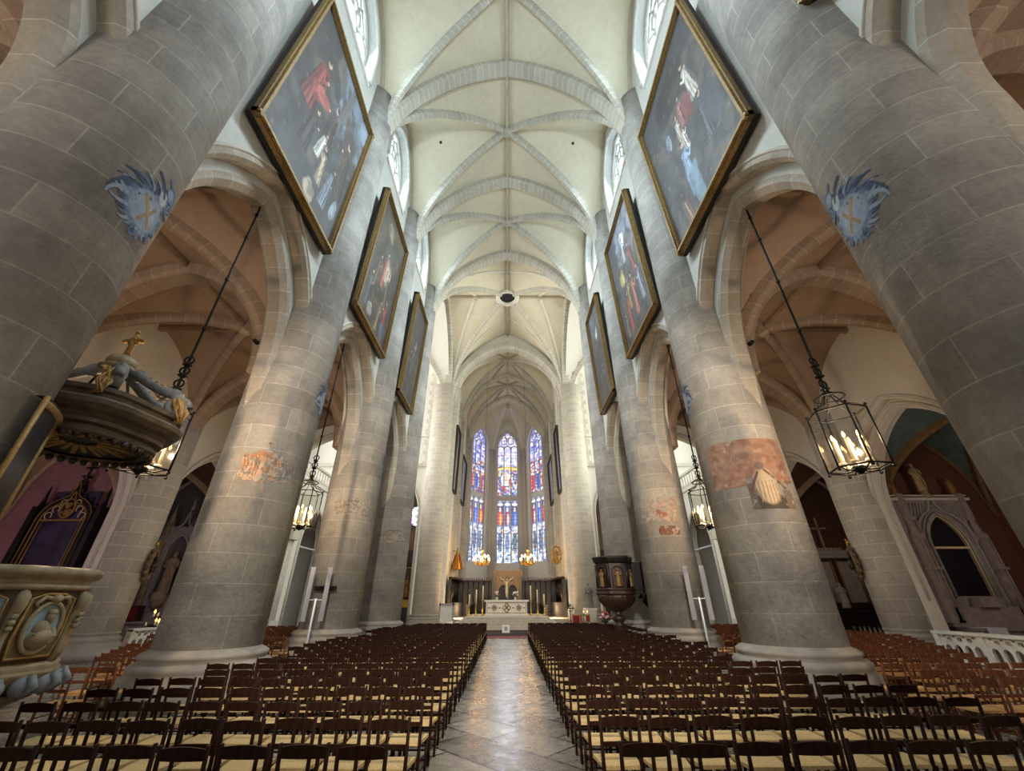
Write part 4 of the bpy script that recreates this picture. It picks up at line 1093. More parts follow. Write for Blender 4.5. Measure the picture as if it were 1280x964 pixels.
# ---- worn mural fragments low on the piers
def fresco(kind):
    rng = np.random.default_rng(len(kind)*7); ST = np.array(lin((158,150,137)))
    def fade(r, lo, hi, cut):       # colours worn away to the bare stone
        r.noise(.28, (7, 18, 46)); t = np.clip((r.nz-lo)/(hi-lo), 0, 1); t = (t*t*(3-2*t))[..., None]
        r.a[..., :3] = r.a[..., :3]*t+ST*(1-t); r.a[..., 3] *= (r.nz > cut); return r
    if kind == 'crest':
        r = Ras(150, 116)
        for i in range(70): r.ell(.10+.55*rng.random(), .2+.48*rng.random(), .02+.04*rng.random(), .015+.05*rng.random(), [(156,122,96),(166,134,108),(146,108,84),(172,144,118)][rng.integers(4)], rng.random()*3, .4)
        for i in range(50): r.ell(.64+.30*rng.random(), .22+.44*rng.random(), .02+.03*rng.random(), .015+.03*rng.random(), [(120,112,102),(132,122,112),(108,100,92)][rng.integers(3)], rng.random()*3, .4)
        r.ell(.42, .73, .15, .05, (146,106,78), 0, .2); r.line([(.28, .70), (.42, .80), (.56, .70)], .02, (150,112,86)); r.line([(.42, .78), (.42, .92)], .014, (140,98,72)); r.ell(.42, .93, .018, .018, (120,84,64), 0, .3)
        r.ell(.38, .3, .05, .13, (176,138,116), 0, .3); r.line([(.46, .2), (.5, .02)], .014, (156,122,96))
        for x in (.13, .18, .24, .3, .34, .5, .54, .58, .62): r.line([(x, .28), (x+.05*rng.random(), .5), (x-.02, .66)], .008, (126,88,66))
        for x in (.7, .76, .82, .88): r.line([(x, .3), (x+.03, .45), (x-.02, .6)], .008, (88,82,76))
        return fade(r, .30, .56, .30)
    if kind == 'praying':
        r = Ras(170, 200); r.rect(.02, .55, .98, 1., (134,102,84)); r.rect(.02, .46, .42, .56, (132,94,74)); r.rect(.60, .49, .98, .56, (132,92,70))
        for i in range(150): r.ell(.02+.96*rng.random(), .5+.5*rng.random(), .02+.05*rng.random(), .012+.04*rng.random(), [(116,84,70),(142,110,92),(104,80,70),(150,124,104),(128,104,92)][rng.integers(5)], rng.random()*3, .8, .55)
        r.rect(.42, .20, .90, .34, (70,62,55)); r.rect(.42, .20, .49, .48, (92,80,69)); r.rect(.80, .2, .91, .40, (104,90,76))
        r.ell(.62, .46, .13, .18, (158,138,116), 0, .3); r.ell(.63, .38, .11, .13, (164,146,122), 0, .3); r.ell(.60, .67, .05, .045, (100,84,78), 0, .4)
        r.line([(.56, .60), (.50, .50), (.45, .40)], .014, (86,70,60)); r.line([(.64, .62), (.74, .52), (.84, .42)], .014, (90,72,60)); r.line([(.82, .50), (.98, .50)], .009, (100,76,62))
        for q in (.53, .57, .61, .65, .69, .72): r.line([(q, .27), (q+.01*rng.random(), .50)], .006, (128,108,88))
        r.line([(.04, .5), (.12, .3), (.22, .12)], .020, (120,110,100), .7)
        return fade(r, .16, .42, .14)
    if kind == 'rust':
        r = Ras(130, 156)
        for i in range(80): r.ell(.08+.84*rng.random(), .5+.42*rng.random(), .03+.05*rng.random(), .02+.04*rng.random(), [(148,130,116),(154,136,122),(138,120,108)][rng.integers(3)], rng.random()*3, .5)
        r.rect(.46, .22, .86, .40, (104,72,63)); r.ell(.5, .3, .08, .07, (100,68,59), 0, .3); r.ell(.84, .3, .07, .08, (100,68,59), 0, .3)
        r.ell(.55, .62, .14, .055, (128,88,74), 0, .4); r.ell(.48, .68, .06, .05, (122,84,72), 0, .4); r.line([(.1, .5), (.2, .02)], .008, (124,112,102)); r.line([(.1, .5), (.14, .9)], .008, (126,114,104))
        return fade(r, .26, .50, .28)
    r = Ras(150, 100)
    for i in range(80): r.ell(.05+.9*rng.random(), .48+.42*rng.random(), .02+.05*rng.random(), .02+.05*rng.random(), [(130,117,103),(140,127,113),(118,106,94)][rng.integers(3)], rng.random()*3, .4)
    r.line([(.05, .62), (.18, .8), (.3, .86), (.7, .88), (.82, .8), (.95, .66)], .016, (98,90,80)); r.line([(.15, .6), (.35, .74), (.6, .74), (.85, .6)], .012, (104,94,84)); r.rect(.25, .4, .55, .46, (160,138,112)); r.line([(.5, .9), (.52, .3)], .010, (112,102,92))
    for x in np.linspace(.1, .9, 12): r.line([(x, .6+.2*rng.random()), (x+.04, .5), (x, .42)], .008, (100,92,82))
    return fade(r, .30, .56, .30)
on_pier(PILLARS[(-1,2)], 'wall_painting', fresco('crest'), radians(-52), 5.45, 1.75, 1.5, M['fresco'], lab='faint red-brown crest')
on_pier(PILLARS[(1,2)], 'wall_painting', fresco('praying'), radians(-112), 4.95, 2.35, 2.5, M['fresco'], lab='red-brown mural with praying figure')
on_pier(PILLARS[(1,3)], 'wall_painting', fresco('rust'), radians(-112), 5.2, 1.9, 2.2, M['fresco'], lab='rust-red mural fragments')
on_pier(PILLARS[(-1,3)], 'wall_painting', fresco('worn'), radians(-66), 5.6, 1.7, 1.3, M['fresco'], lab='faint dark drawing')
on_pier(PILLARS[(-1,4)], 'wall_painting', fresco('worn one'), radians(-66), 5.4, 1.8, 1.4, M['fresco'], lab='dark worn drawing')
# ================================================================== STATUES (small carved figures)
def statue_mb(h, arms=1, seed=0, slim=1.):
    """one continuous robed figure, facing -y"""
    rng = random.Random(seed); m = MB(); ph = rng.random()*6
    pr = [(.17,0),(.175,.03),(.155,.18),(.145,.36),(.15,.5),(.135,.6),(.15,.72),(.145,.79),(.10,.835),(.048,.855),(.042,.875)]
    m.lathe([(r*h*slim, z*h) for r, z in pr], 20, mod=lambda a, z, r: (1+.10*sin(a*7+ph+z*3/h)*(1 if z < h*.6 else .35))*(1 if True else 1), sx=1., sy=.72)
    m.ball((0, -.01*h, .92*h), (.052*h, .06*h, .072*h), 12, 9); m.ball((0, .015*h, .945*h), (.06*h, .062*h, .06*h), 10, 7)
    m.ball((0, -.07*h, .915*h), (.012*h, .016*h, .014*h), 6, 4)
    sh = .78*h
    for sx in (-1, 1):
        e = (sx*.17*h, -.03*h, .62*h); hd = (sx*(.05 if arms else .16)*h, -.15*h, (.60+.08*(sx > 0)*arms)*h)
        m.tube([(sx*.115*h, 0, sh), (sx*.16*h, -.01*h, .7*h), e, ((e[0]+hd[0])/2, (e[1]+hd[1])/2, (e[2]+hd[2])/2), hd], [.05*h, .05*h, .044*h, .034*h, .02*h], 8)
        m.ball(hd, .026*h, 7, 5)
    m.tube([(-.12*h, -.06*h, .72*h), (.02*h, -.12*h, .55*h), (.1*h, -.1*h, .3*h), (.12*h, -.06*h, .06*h)], [.02*h, .028*h, .026*h, .012*h], 6)
    return m
def oct_mod(nf, k=.75, ph=0.):
    st = 2*pi/nf
    return lambda a, z, r: (1-k)+k*cos(st/2)/cos(((a-ph) % st)-st/2)
def volute(mb, c, ang, r, turns=1.4, w=.05, flip=1):
    """scroll in a vertical plane facing ang"""
    pts = []; n = 22
    for i in range(n+1):
        t = i/n; a = t*turns*2*pi; rr = r*(1-t*.85); u = cos(a)*rr*flip; v = sin(a)*rr
        pts.append((c[0]+cos(ang)*u, c[1]+sin(ang)*u, c[2]+v))
    mb.tube(pts, [w*(1-.5*i/n) for i in range(n+1)], 6)

# ================================================================== CREAM PULPIT ON THE NEAREST LEFT PIER
PX, PY = -7.38, 6.55
t = thing('pulpit', 'cream and ochre carved pulpit with oval relief medallions, cut by the left edge', 'pulpit', (PX, PY, 0))
om = oct_mod(8, .8, radians(-26))
m = MB(); m.lathe([(1.02,2.18),(1.08,2.2),(1.09,2.25),(1.03,2.28),(1.05,2.33),(1.13,2.36),(1.16,2.41),(1.15,2.46),(1.08,2.49),(.94,2.49),(.94,2.3)], 64, mod=om); m.build('rail', M['cream'], t)
m = MB(); m.lathe([(.96,1.30),(1.0,1.40),(1.02,1.6),(1.0,1.85),(.98,2.05),(1.0,2.19)], 64, mod=om); m.build('body', M['cream_dark'], t)
m = MB(); m.lathe([(.62,.92),(.98,1.02),(1.10,1.16),(1.12,1.2),(1.06,1.23),(1.1,1.27),(1.02,1.31),(.8,1.31)], 64, mod=om); m.build('base_moulding', M['cream'], t)
lv = MB()
for i in range(20):
    a = i*2*pi/20
    lv.ball((1.04*cos(a), 1.04*sin(a), 1.05), (.13, .13, .12), 8, 6); lv.tube([(1.12*cos(a), 1.12*sin(a), 1.16), (1.2*cos(a), 1.2*sin(a), 1.06), (1.05*cos(a), 1.05*sin(a), .92)], [.05, .06, .02], 6)
lv.build('leaf_band', M['blue_grey'], t)
m = MB(); m.lathe([(.16,0),(.42,0),(.42,.1),(.24,.2),(.2,.4),(.24,.52),(.5,.7),(.9,.88),(.95,.96)], 32); m.build('stem', M['cream_dark'], t)
for i in range(8):
    a = radians(-26)+i*pi/4
    d = Vector((cos(a), sin(a), 0)); mm = MB()
    if cos(a-radians(112)) > .75: continue
    # corner scroll pilaster
    P = lambda r, z: (d.x*r, d.y*r, z)
    mm.tube([P(1.02,2.16), P(1.08,2.1), P(1.08,1.98), P(1.02,1.8), P(1.02,1.6), P(1.05,1.45), P(1.0,1.33)], [.05,.08,.075,.055,.05,.06,.07], 8)
    for z in (2.02, 1.94, 1.87, 1.8, 1.73): mm.ball(P(1.1, z), (.045,.045,.04), 7, 5)
    mm.build('pilaster', M['cream'], t)
    # panel between this corner and the next
    ac = a+pi/8; r0 = .955
    n_ = Vector((cos(ac), sin(ac), 0)); e_ = Vector((-sin(ac), cos(ac), 0))
    if cos(ac-radians(112)) > .80: continue
    Q = lambda u, v, o: tuple(n_*(r0+o)+e_*u+Vector((0,0,v)))
    bl = (i % 2 == 1)
    pm = MB(); pm.sheet([[(-.27,1.38),(.27,1.38),(.30,1.6),(.28,2.08),(.12,2.14),(-.12,2.14),(-.28,2.08),(-.30,1.6)]], lambda p, q: Q(p, q, .025), tuple(n_*-.05))
    pn = pm.build('panel', M['blue_panel'] if bl else M['cream_dark'], t)
    fr = MB(); fr.tube([Q(p, q, .03) for p, q in [(-.27,1.38),(.27,1.38),(.30,1.6),(.28,2.08),(.12,2.14),(-.12,2.14),(-.28,2.08),(-.30,1.6)]], .018, 6, closed=True); fr.build('moulding', M['gold_paint'], pn)
    if not bl:
        md = MB(); md.sheet([[(.21*cos(k*pi/14), 1.73+.29*sin(k*pi/14)) for k in range(28)]], lambda p, q: Q(p, q, .045), tuple(n_*-.03)); mo = md.build('medallion', M['blue_panel'], t)
        rg = MB(); rg.tube([Q(.22*cos(k*pi/16), 1.73+.30*sin(k*pi/16), .05) for k in range(32)], .03, 7, closed=True); rg.build('medallion_ring', M['cream'], mo)
        rl = MB()   # half-length bearded figure in relief
        rl.ball(Q(0, 1.60, .05), (.15, .15, .13), 12, 8); rl.ball(Q(-.03, 1.70, .06), (.09, .09, .12), 10, 7); rl.ball(Q(.03, 1.86, .07), (.055,.055,.07), 10, 7); rl.ball(Q(.03, 1.91, .07), (.06,.06,.045), 8, 6); rl.ball(Q(.04, 1.81, .09), (.03,.03,.045), 7, 5)
        for k in range(6): rl.tube([Q(-.13+.03*k, 1.66+.015*k, .12), Q(-.02+.02*k, 1.58, .17), Q(.13, 1.52+.03*k, .12)], .014, 5)
        rl.tube([Q(.08, 1.72, .1), Q(.12, 1.62, .14), Q(-.02, 1.62, .17)], [.04,.035,.025], 7)
        rl.build('relief_figure', M['cream'], mo)
        tp = MB(); tp.ball(Q(0, 2.08, .07), (.07,.07,.06), 8, 6)
        for q in (-1, 1): tp.tube([Q(q*.05, 2.08, .06), Q(q*.15, 2.10, .06), Q(q*.22, 2.02, .05), Q(q*.18, 1.97, .05)], [.03,.03,.025,.015], 6)
        tp.build('cherub_head', M['cream'], t)
# ---- canopy
t = thing('pulpit_canopy', 'carved sounding canopy with scrolls and a cross, jutting from the nearest left pier', 'canopy', (PX, PY, 4.36))
cm = lambda a, z, r: 1+.035*cos(6*(a-.4))
m = MB(); m.lathe([(.9,.08),(1.02,.03),(1.06,.06),(1.06,.11),(1.0,.13),(1.0,.17),(1.10,.20),(1.11,.26),(1.06,.28),(1.12,.34),(1.22,.38),(1.30,.45),(1.32,.52),(1.27,.57),(1.18,.59),(1.18,.66),(1.24,.69),(1.25,.76),(1.20,.78),(.9,.80),(.3,.82)], 96, mod=cm, cap=False, smooth=False); m.build('cornice', M['canopy'], t)
m = MB(); m.lathe([(.02,.20),(.5,.17),(.9,.11)], 48, cap=False); m.build('soffit', M['oak2'], t)
ry = MB()
for i in range(26):
    a = i*2*pi/26; r0, r1 = (.25, .62) if i % 2 else (.3, .8)
    ry.beam((r0*cos(a), r0*sin(a), .165), (r1*cos(a), r1*sin(a), .12), .07, .03)
ry.build('gilt_rays', M['gold_paint'], t)
vl = MB()
for i in range(40):
    a = i*2*pi/40; vl.ball((1.0*cos(a), 1.0*sin(a), .02), (.06,.06,.07), 6, 5)
vl.build('carved_valance', M['oak'], t)
for i in range(6):
    a = radians(20)+i*pi/3; d = Vector((cos(a), sin(a), 0))
    if d.dot(Vector((-.27, -.96, 0))) > .8: continue
    P = lambda r, z: (d.x*r, d.y*r, z)
    sc = MB(); sc.tube([P(1.20,.80), P(1.20,1.05), P(1.04,1.24), P(.80,1.28), P(.58,1.38), P(.32,1.54), P(.06,1.58)], [.10,.12,.11,.09,.09,.10,.07], 8)
    volute(sc, P(1.14,.98), a, .19, 1.5, .08); volute(sc, P(.34,1.5), a, .13, 1.4, .055, -1)
    so = sc.build('scroll_bracket', M['scroll'], t)
    gl = MB()
    for k in range(6): gl.tube([P(1.2-.12*k, 1.12+.05*k), P(1.16-.12*k, 1.26+.05*k), P(1.06-.12*k, 1.24+.05*k)], [.035,.03,.01], 5)
    gl.build('gilt_leaves', M['gold_paint'], so)
dr = MB()
for a in (radians(-45), radians(15), radians(75)):
    d = Vector((cos(a), sin(a), 0))
    for k in range(14): dr.tube([(d.x*1.18+.1*random.uniform(-1,1), d.y*1.18+.1*random.uniform(-1,1), 1.1), (d.x*1.3+.09*random.uniform(-1,1), d.y*1.3+.09*random.uniform(-1,1), .84), (d.x*1.33+.1*random.uniform(-1,1), d.y*1.33, .62)], [.03,.028,.01], 5)
dr.build('gilt_foliage', M['gold_paint'], t)
m = MB(); m.lathe([(.26,1.55),(.3,1.6),(.22,1.66),(.2,1.7)], 20); m.ball((0,0,1.74), (.24,.24,.17), 16, 10); m.build('orb', M['cream'], t)
m = MB(); m.tube([(0,0,1.88), (0,0,2.42)], [.055,.04], 8); m.beam((-.16,0,2.26), (.16,0,2.26), .07, .07); m.ball((0,0,2.46), .05, 8, 6)
for q in (-1, 1): m.ball((q*.18, 0, 2.26), .045, 7, 5)
m.tube([(.1*cos(k*pi/8), 0, 2.26+.1*sin(k*pi/8)) for k in range(16)], .018, 5, closed=True); m.build('cross_finial', M['gold_paint'], t)
m = MB()
for a, b in (((-.9,.3,1.05), (-.2,.0,1.9)), ((-.9,.5,1.7), (-.1,.3,1.1)), ((-.4,.6,1.75), (.1,.4,1.05))): m.beam(a, b, .035, .035)
m.build('iron_brace', M['iron'], t)
# backboard on the pier between pulpit and canopy
bx = MB(); c0 = Vector((-XP-PX, DK[1]-PY, 0))
bx.lathe([(RP+.02, -1.8), (RP+.14, -1.8), (RP+.14, .15), (RP+.02, .15)], 14, tuple(c0), radians(18), radians(104), cap=False)
bo = bx.build('backboard', M['oak2'], t)
ge = MB()
for a in (radians(18), radians(61), radians(104)): ge.tube([(c0.x+(RP+.16)*cos(a), c0.y+(RP+.16)*sin(a), z) for z in (-1.8, -.9, .15)], .035, 6)
ge.lathe([(RP+.12,.0),(RP+.2,.06),(RP+.12,.14)], 14, tuple(c0), radians(18), radians(104), cap=False); ge.build('gilt_edge', M['gold_paint'], bo)

# ================================================================== DARK WOODEN PULPIT
t = thing('pulpit', 'dark carved wooden pulpit on a turned stem with two gilded figures', 'pulpit', (5.4, 21.7, 0))
hm = oct_mod(6, .9, radians(-120))
m = MB(); m.lathe([(.82,3.62),(.9,3.66),(.98,3.74),(1.0,3.84),(1.04,3.9),(1.03,3.97),(.8,3.97)], 48, mod=hm); m.build('rail', M['oak2'], t)
m = MB(); m.lathe([(.86,2.55),(.86,3.66)], 48, mod=hm, smooth=False); m.build('body', M['oak'], t)
m = MB(); m.lathe([(.8,2.26),(.98,2.3),(1.0,2.36),(.94,2.4),(.94,2.46),(1.0,2.5),(.98,2.56),(.86,2.58)], 48, mod=hm); m.build('base_moulding', M['oak'], t)
m = MB(); m.lathe([(.14,1.56),(.3,1.6),(.62,1.78),(.82,2.0),(.88,2.2),(.86,2.28)], 60, mod=lambda a, z, r: 1+.035*cos(a*20)); m.build('bowl', M['oak'], t)
m = MB(); m.lathe([(.3,0),(.34,0),(.34,.08),(.27,.16),(.26,.95),(.3,1.0),(.3,1.06),(.2,1.1),(.22,1.16),(.33,1.26),(.34,1.34),(.22,1.42),(.16,1.5),(.2,1.58)], 24); m.build('stem', M['oak'], t)
for i in range(6):
    a = radians(-120)+i*pi/3; r = .87
    m = MB(); m.tube([(r*cos(a), r*sin(a), 2.58), (r*cos(a), r*sin(a), 3.62)], .055, 8); m.build('pilaster', M['oak2'], t)
for i in (5, 0, 1, 2):
    a = radians(-120)+(i-.5)*pi/3; n_ = Vector((cos(a), sin(a), 0)); e_ = Vector((-sin(a), cos(a), 0)); r0 = .76
    Q = lambda u, v, o: tuple(n_*(r0+o)+e_*u+Vector((0,0,v)))
    m = MB(); m.tube([Q(-.26, 2.64, .03), Q(-.26, 3.3, .03)]+[Q(-.26*cos(k*pi/8), 3.3+.2*sin(k*pi/8), .03) for k in range(1, 8)]+[Q(.26, 3.3, .03), Q(.26, 2.64, .03)], .03, 6, closed=True); pn = m.build('panel_arch', M['oak2'], t)
    sg = statue_mb(.78, 1, i); v = []
    rot = Matrix.Rotation(a+pi/2, 4, 'Z'); o = n_*(r0+.06)
    g2 = MB(); merge(g2, sg, Matrix.Translation((o.x, o.y, 2.62)) @ rot); g2.build('gilded_figure', M['figure_gilt'], pn)
m = MB(); m.bb(.8, 1.5, .15, 1.0, 2.35, 2.5); m.bb(.8, 1.5, .95, 1.02, 2.5, 3.75); m.bb(.8, 1.5, .12, .19, 2.5, 3.75); m.build('landing', M['oak2'], t)
st_ = MB()
for i in range(12): st_.bb(1.5+i*.16, 1.5+(i+1)*.16+.03, .15, 1.0, 2.32-i*.195-.06, 2.32-i*.195)
for y in (.13, 1.0): st_.beam((1.45, y, 2.3), (3.45, y, -.0+.1), .06, .3)
st_.build('stair', M['oak2'], t)
# ================================================================== LANTERNS
def lantern(loc, ztop, lab):
    z0 = 4.52
    t = thing('hanging_lantern', lab, 'lantern', (loc[0], loc[1], 0), radians(12), 'iron candle lanterns hung in the nave arches')
    R = .56; hx = [(R*cos(i*pi/3), R*sin(i*pi/3)) for i in range(6)]
    m = MB(); m.tube([(0,0,6.55), (0,0,ztop)], .028, 8)
    for z in (8.2, 9.9, 11.6, 12.6): m.ball((0,0,z), (.05,.05,.07), 8, 5)
    m.build('suspension_rod', M['iron'], t)
    m = MB()
    for z in (6.6, 6.95, 7.25): m.tube([(.10*cos(k*pi/8), 0, z+.10*sin(k*pi/8)) for k in range(16)], .022, 5, closed=True); m.lathe([(.03,-.05),(.11,0),(.03,.05)], 8, (0,0,z-.14))
    m.tube([(0,0,6.2), (0,0,7.4)], .03, 6); m.build('link', M['iron'], t)
    m = MB()
    m.tube([(.30*cos(k*pi/12), .30*sin(k*pi/12), 6.22) for k in range(24)], .02, 5, closed=True)
    for x, y in hx:
        m.tube([(x, y, z0+1.3), (x*.75, y*.75, z0+1.42), (x*.42, y*.42, z0+1.5), (x*.2, y*.2, z0+1.72), (0, 0, z0+2.0)], .016, 5)
        m.tube([(x*.54*1.0, y*.54, 6.22), (x*.25, y*.25, 6.34), (0, 0, 6.22)], .012, 5)
    m.build('crown', M['iron'], t)
    m = MB()
    for x, y in hx: m.tube([(x, y, z0), (x, y, z0+1.3)], .02, 6); m.ball((x, y, z0-.05), .035, 6, 5); m.ball((x, y, z0+1.36), .035, 6, 5)
    for z in (z0, z0+1.3): m.tube([(x, y, z) for x, y in hx], .02, 6, closed=True)
    for x, y in hx: m.tube([(x, y, z0+.02), (x*.55, y*.55, z0-.05), (0, 0, z0-.02)], .016, 5)
    m.lathe([(.02,-.12),(.1,-.06),(.16,.02),(.05,.1)], 10, (0,0,z0)); m.build('cage_frame', M['iron'], t)
    for i in range(6):
        (x0, y0), (x1, y1) = hx[i], hx[(i+1) % 6]; m = MB(); q = m.add([(x0*.99, y0*.99, z0+.02), (x1*.99, y1*.99, z0+.02), (x1*.99, y1*.99, z0+1.28), (x0*.99, y0*.99, z0+1.28)]); m.face((q, q+1, q+2, q+3)); m.build('glass_pane', M['glass'], t)
    for i in range(6):
        a = radians(30)+i*pi/3; x, y = .27*cos(a), .27*sin(a)
        m = MB(); m.tube([(x, y, z0+.14), (x, y, z0+.66)], .026, 8); m.lathe([(.03,.08),(.07,.1),(.07,.14),(.03,.14)], 8, (x, y, z0)); m.tube([(0,0,z0+.06), (x*.6,y*.6,z0+.03), (x, y, z0+.1)], .012, 5); c = m.build('candle', M['candle'], t)
        m = MB(); m.lathe([(.012,0),(.03,.035),(.022,.075),(.003,.13)], 8, (x, y, z0+.66)); m.build('flame_bulb', M['flame'], c)
    return t
lantern((-7.72, 8.25), 13.2, 'iron lantern partly hidden behind the pulpit canopy, in the first left arch')
lantern((7.72, 8.25), 13.2, 'large black iron lantern with lit candles in the first right arch')
lantern((-7.8, 15.75), 13.2, 'black iron lantern lit in front of the white gallery, in the second left arch')
lantern((7.86, 15.75), 13.2, 'black iron lantern lit in front of the white gallery, in the second right arch')

# ================================================================== CHANDELIERS
def chandelier(x, lab):
    y, z = 45.2, 5.3
    t = thing('chandelier', lab, 'chandelier', (x, y, z), 0, 'gilded chandeliers before the apse')
    m = MB(); m.tube([(0,0,1.75), (0,0,25.0)], .014, 5); m.build('wire', M['iron'], t)
    m = MB(); m.lathe([(.02,-.1),(.1,-.02),(.16,.1),(.09,.25),(.07,.6),(.12,.8),(.07,1.0),(.05,1.3),(.14,1.45),(.2,1.5),(.06,1.6),(.03,1.78)], 14); m.tube([(.55*cos(k*pi/12), .55*sin(k*pi/12), .2) for k in range(24)], .05, 6, closed=True); m.build('body', M['brass'], t)
    for i in range(12):
        a = i*pi/6; r = .85 if i % 2 else .62; d = (cos(a), sin(a)); zz = .45 if i % 2 else .75
        m = MB(); m.tube([(d[0]*.08, d[1]*.08, .2), (d[0]*.4, d[1]*.4, .02), (d[0]*r, d[1]*r, .2), (d[0]*r, d[1]*r, zz)], .028, 6); m.lathe([(.03,0),(.08,.04),(.03,.06)], 8, (d[0]*r, d[1]*r, zz)); ar = m.build('arm', M['brass'], t)
        m = MB(); m.lathe([(.04,.06),(.09,.13),(.085,.2),(.02,.28)], 8, (d[0]*r, d[1]*r, zz)); m.build('bulb', M['flame2'], ar)
M['flame2'] = emit('warm_bulb_glow', (255,196,112), 60.)
chandelier(-2.62, 'gilded chandelier lit with bulbs, before the left apse window')
chandelier(2.22, 'gilded chandelier lit with bulbs, before the right apse window')

# hanging gilt pieces on the chancel walls
t = thing('hanging_canopy', 'gilded cone-shaped wooden canopy on the left chancel shaft, beside the chandelier', 'canopy', (-5.45, 46.9, 5.0))
m = MB(); m.lathe([(.62,0),(.64,.1),(.5,.5),(.22,1.5),(.06,2.0),(.1,2.1),(.02,2.3)], 10, smooth=False); m.build('cone', M['gold'], t)
m = MB(); m.beam((-.7,0,1.9), (0,0,1.9), .06, .06); m.build('bracket', M['iron'], t)
m = MB()
for i in range(10): a = i*pi/5; m.tube([(.64*cos(a), .64*sin(a), .05), (.23*cos(a), .23*sin(a), 1.5)], .04, 5)
m.build('rib', M['red_cloth'], t)
t = thing('gilded_ornament', 'gilded openwork oval ornament on the right chancel shaft', 'ornament', (5.45, 46.9, 5.5))
m = MB(); m.tube([(.45*cos(k*pi/12), 0, 1.0+.8*sin(k*pi/12)) for k in range(24)], .09, 6, closed=True)
for k in range(12): a = k*pi/6; m.ball((.5*cos(a), 0, 1.0+.85*sin(a)), .13, 7, 5)
m.build('frame', M['gold'], t); m = MB(); merge(m, statue_mb(1.2), Matrix.Translation((0,0,.35))); m.build('figure', M['gold_paint'], t); m = MB(); m.beam((0,.05,1.0), (.7,.05,1.0), .06, .06); m.build('bracket', M['iron'], t)

# small spotlights on the aisle springers
for s in (-1, 1):
    t = thing('spotlight', 'tiny spotlight at the foot of the aisle ribs, %s of the nave' % SIDE[s], 'spotlight', (s*8.75, 11.7, 10.0))
    m = MB(); m.tube([(0,-.35,.05), (0,.0,.05)], .07, 8); m.build('lamp_head', M['black_plastic'], t); m = MB(); m.beam((-s*.22,0,.05), (0,-.05,.05), .04, .04); m.build('bracket', M['iron'], t)
    m = MB(); m.lathe([(.0,0),(.055,.0)], 8, (0,0,0)); 
# ================================================================== ALTAR, CANDLES, CHOIR
t = thing('altar', 'white stone altar with a carved front, on the platform at the top of the steps', 'altar', (0, 37.2, 1.02))
m = MB(); m.bb(-1.82, 1.82, -.5, .5, .98, 1.1); m.build('altar_top', M['marble'], t)
m = MB(); m.bb(-1.68, 1.68, -.42, .42, .08, .98); m.bb(-1.75, 1.75, -.47, .47, 0, .1); m.build('altar_body', M['marble'], t)
m = MB(); y = -.44
for x0, x1, z0, z1 in ((-1.6,1.6,.16,.2),(-1.6,1.6,.88,.92),(-1.6,-1.56,.16,.92),(1.56,1.6,.16,.92)): m.bb(x0, x1, y-.03, y+.02, z0, z1)
for cx, r in ((0,.3),(-1.0,.2),(1.0,.2)):
    for k in range(4): a = k*pi/2+pi/4*(0 if cx else 0); m.tube([(cx+r*.55*cos(a)+r*.5*cos(b*pi/8), y, .54+r*.55*sin(a)+r*.5*sin(b*pi/8)) for b in range(16)], .03, 5, closed=True)
    m.tube([(cx+r*1.1*cos(b*pi/2), y, .54+r*1.1*sin(b*pi/2)) for b in range(4)], .03, 5, closed=True)
for x in (-.55, .55, -1.42, 1.42): m.ball((x, y, .54), (.09,.03,.05), 8, 5)
m.build('carved_front', M['gold_paint'], t)
def candlestick(x, y, hh, lab):
    t = thing('candlestick', lab, 'candlestick', (x, y, 1.02), 0, 'tall brass candlesticks beside the altar')
    m = MB(); m.lathe([(.16,0),(.17,.04),(.1,.1),(.05,.18),(.07,.3),(.045,.4),(.045,hh*.42),(.08,hh*.45),(.04,hh*.48),(.11,hh*.52),(.03,hh*.53)], 12); m.build('stick', M['brass'], t)
    m = MB(); m.tube([(0,0,hh*.53), (0,0,hh)], [.055,.05], 8); m.build('candle', M['candle'], t)
for s in (-1, 1):
    for x, y, hh, w in ((1.98, 37.0, 2.15, 'tallest brass candlestick'), (2.5, 36.6, 1.85, 'middle-height brass candlestick'), (3.0, 36.0, 1.5, 'shortest brass candlestick')):
        candlestick(s*x+.02, y, hh, '%s with a tall candle, %s of the altar' % (w, SIDE[s]))
def bouquet(name, loc, lab, petals, n=16, sc=.2, vase=True, group=None):
    t = thing(name, lab, 'flowers', loc, 0, group)
    if vase: m = MB(); m.lathe([(.06,0),(.09,.02),(.1,.12),(.07,.2),(.09,.24)], 10); m.build('vase', M['stone_white'], t)
    m = MB(); z0 = .22 if vase else .05
    for i in range(14):
        a = random.uniform(0, 2*pi); r = random.uniform(.5, 1.2)*sc; q = Vector((cos(a)*r, sin(a)*r, z0+random.uniform(.2,1.2)*sc)); m.tube([(0,0,z0-.05), tuple(q*.6+Vector((0,0,z0*.4))), tuple(q)], [.012,.03,.004], 5)
    m.build('leaves', M['leaf'], t)
    for i in range(n):
        a = random.uniform(0, 2*pi); r = random.uniform(.1, 1.0)*sc; m = MB(); m.ball((cos(a)*r, sin(a)*r, z0+sc*(.5+random.random()*1.1)), (sc*.27, sc*.27, sc*.2), 7, 5); m.build('flower', petals[i % len(petals)], t)
bouquet('flower_vase', (-.8, 37.2, 2.12), 'vase of white flowers standing on the altar, left of the crucifix', [M['petal_white'], M['petal_white'], M['petal_pink']], 12, .26)
bouquet('flower_vase', (.72, 37.2, 2.12), 'vase of white flowers standing on the altar, right of the crucifix', [M['petal_white']], 12, .26)
t = thing('crucifix', 'pale figure of Christ on a cross standing on the altar', 'crucifix', (0, 37.25, 2.12))
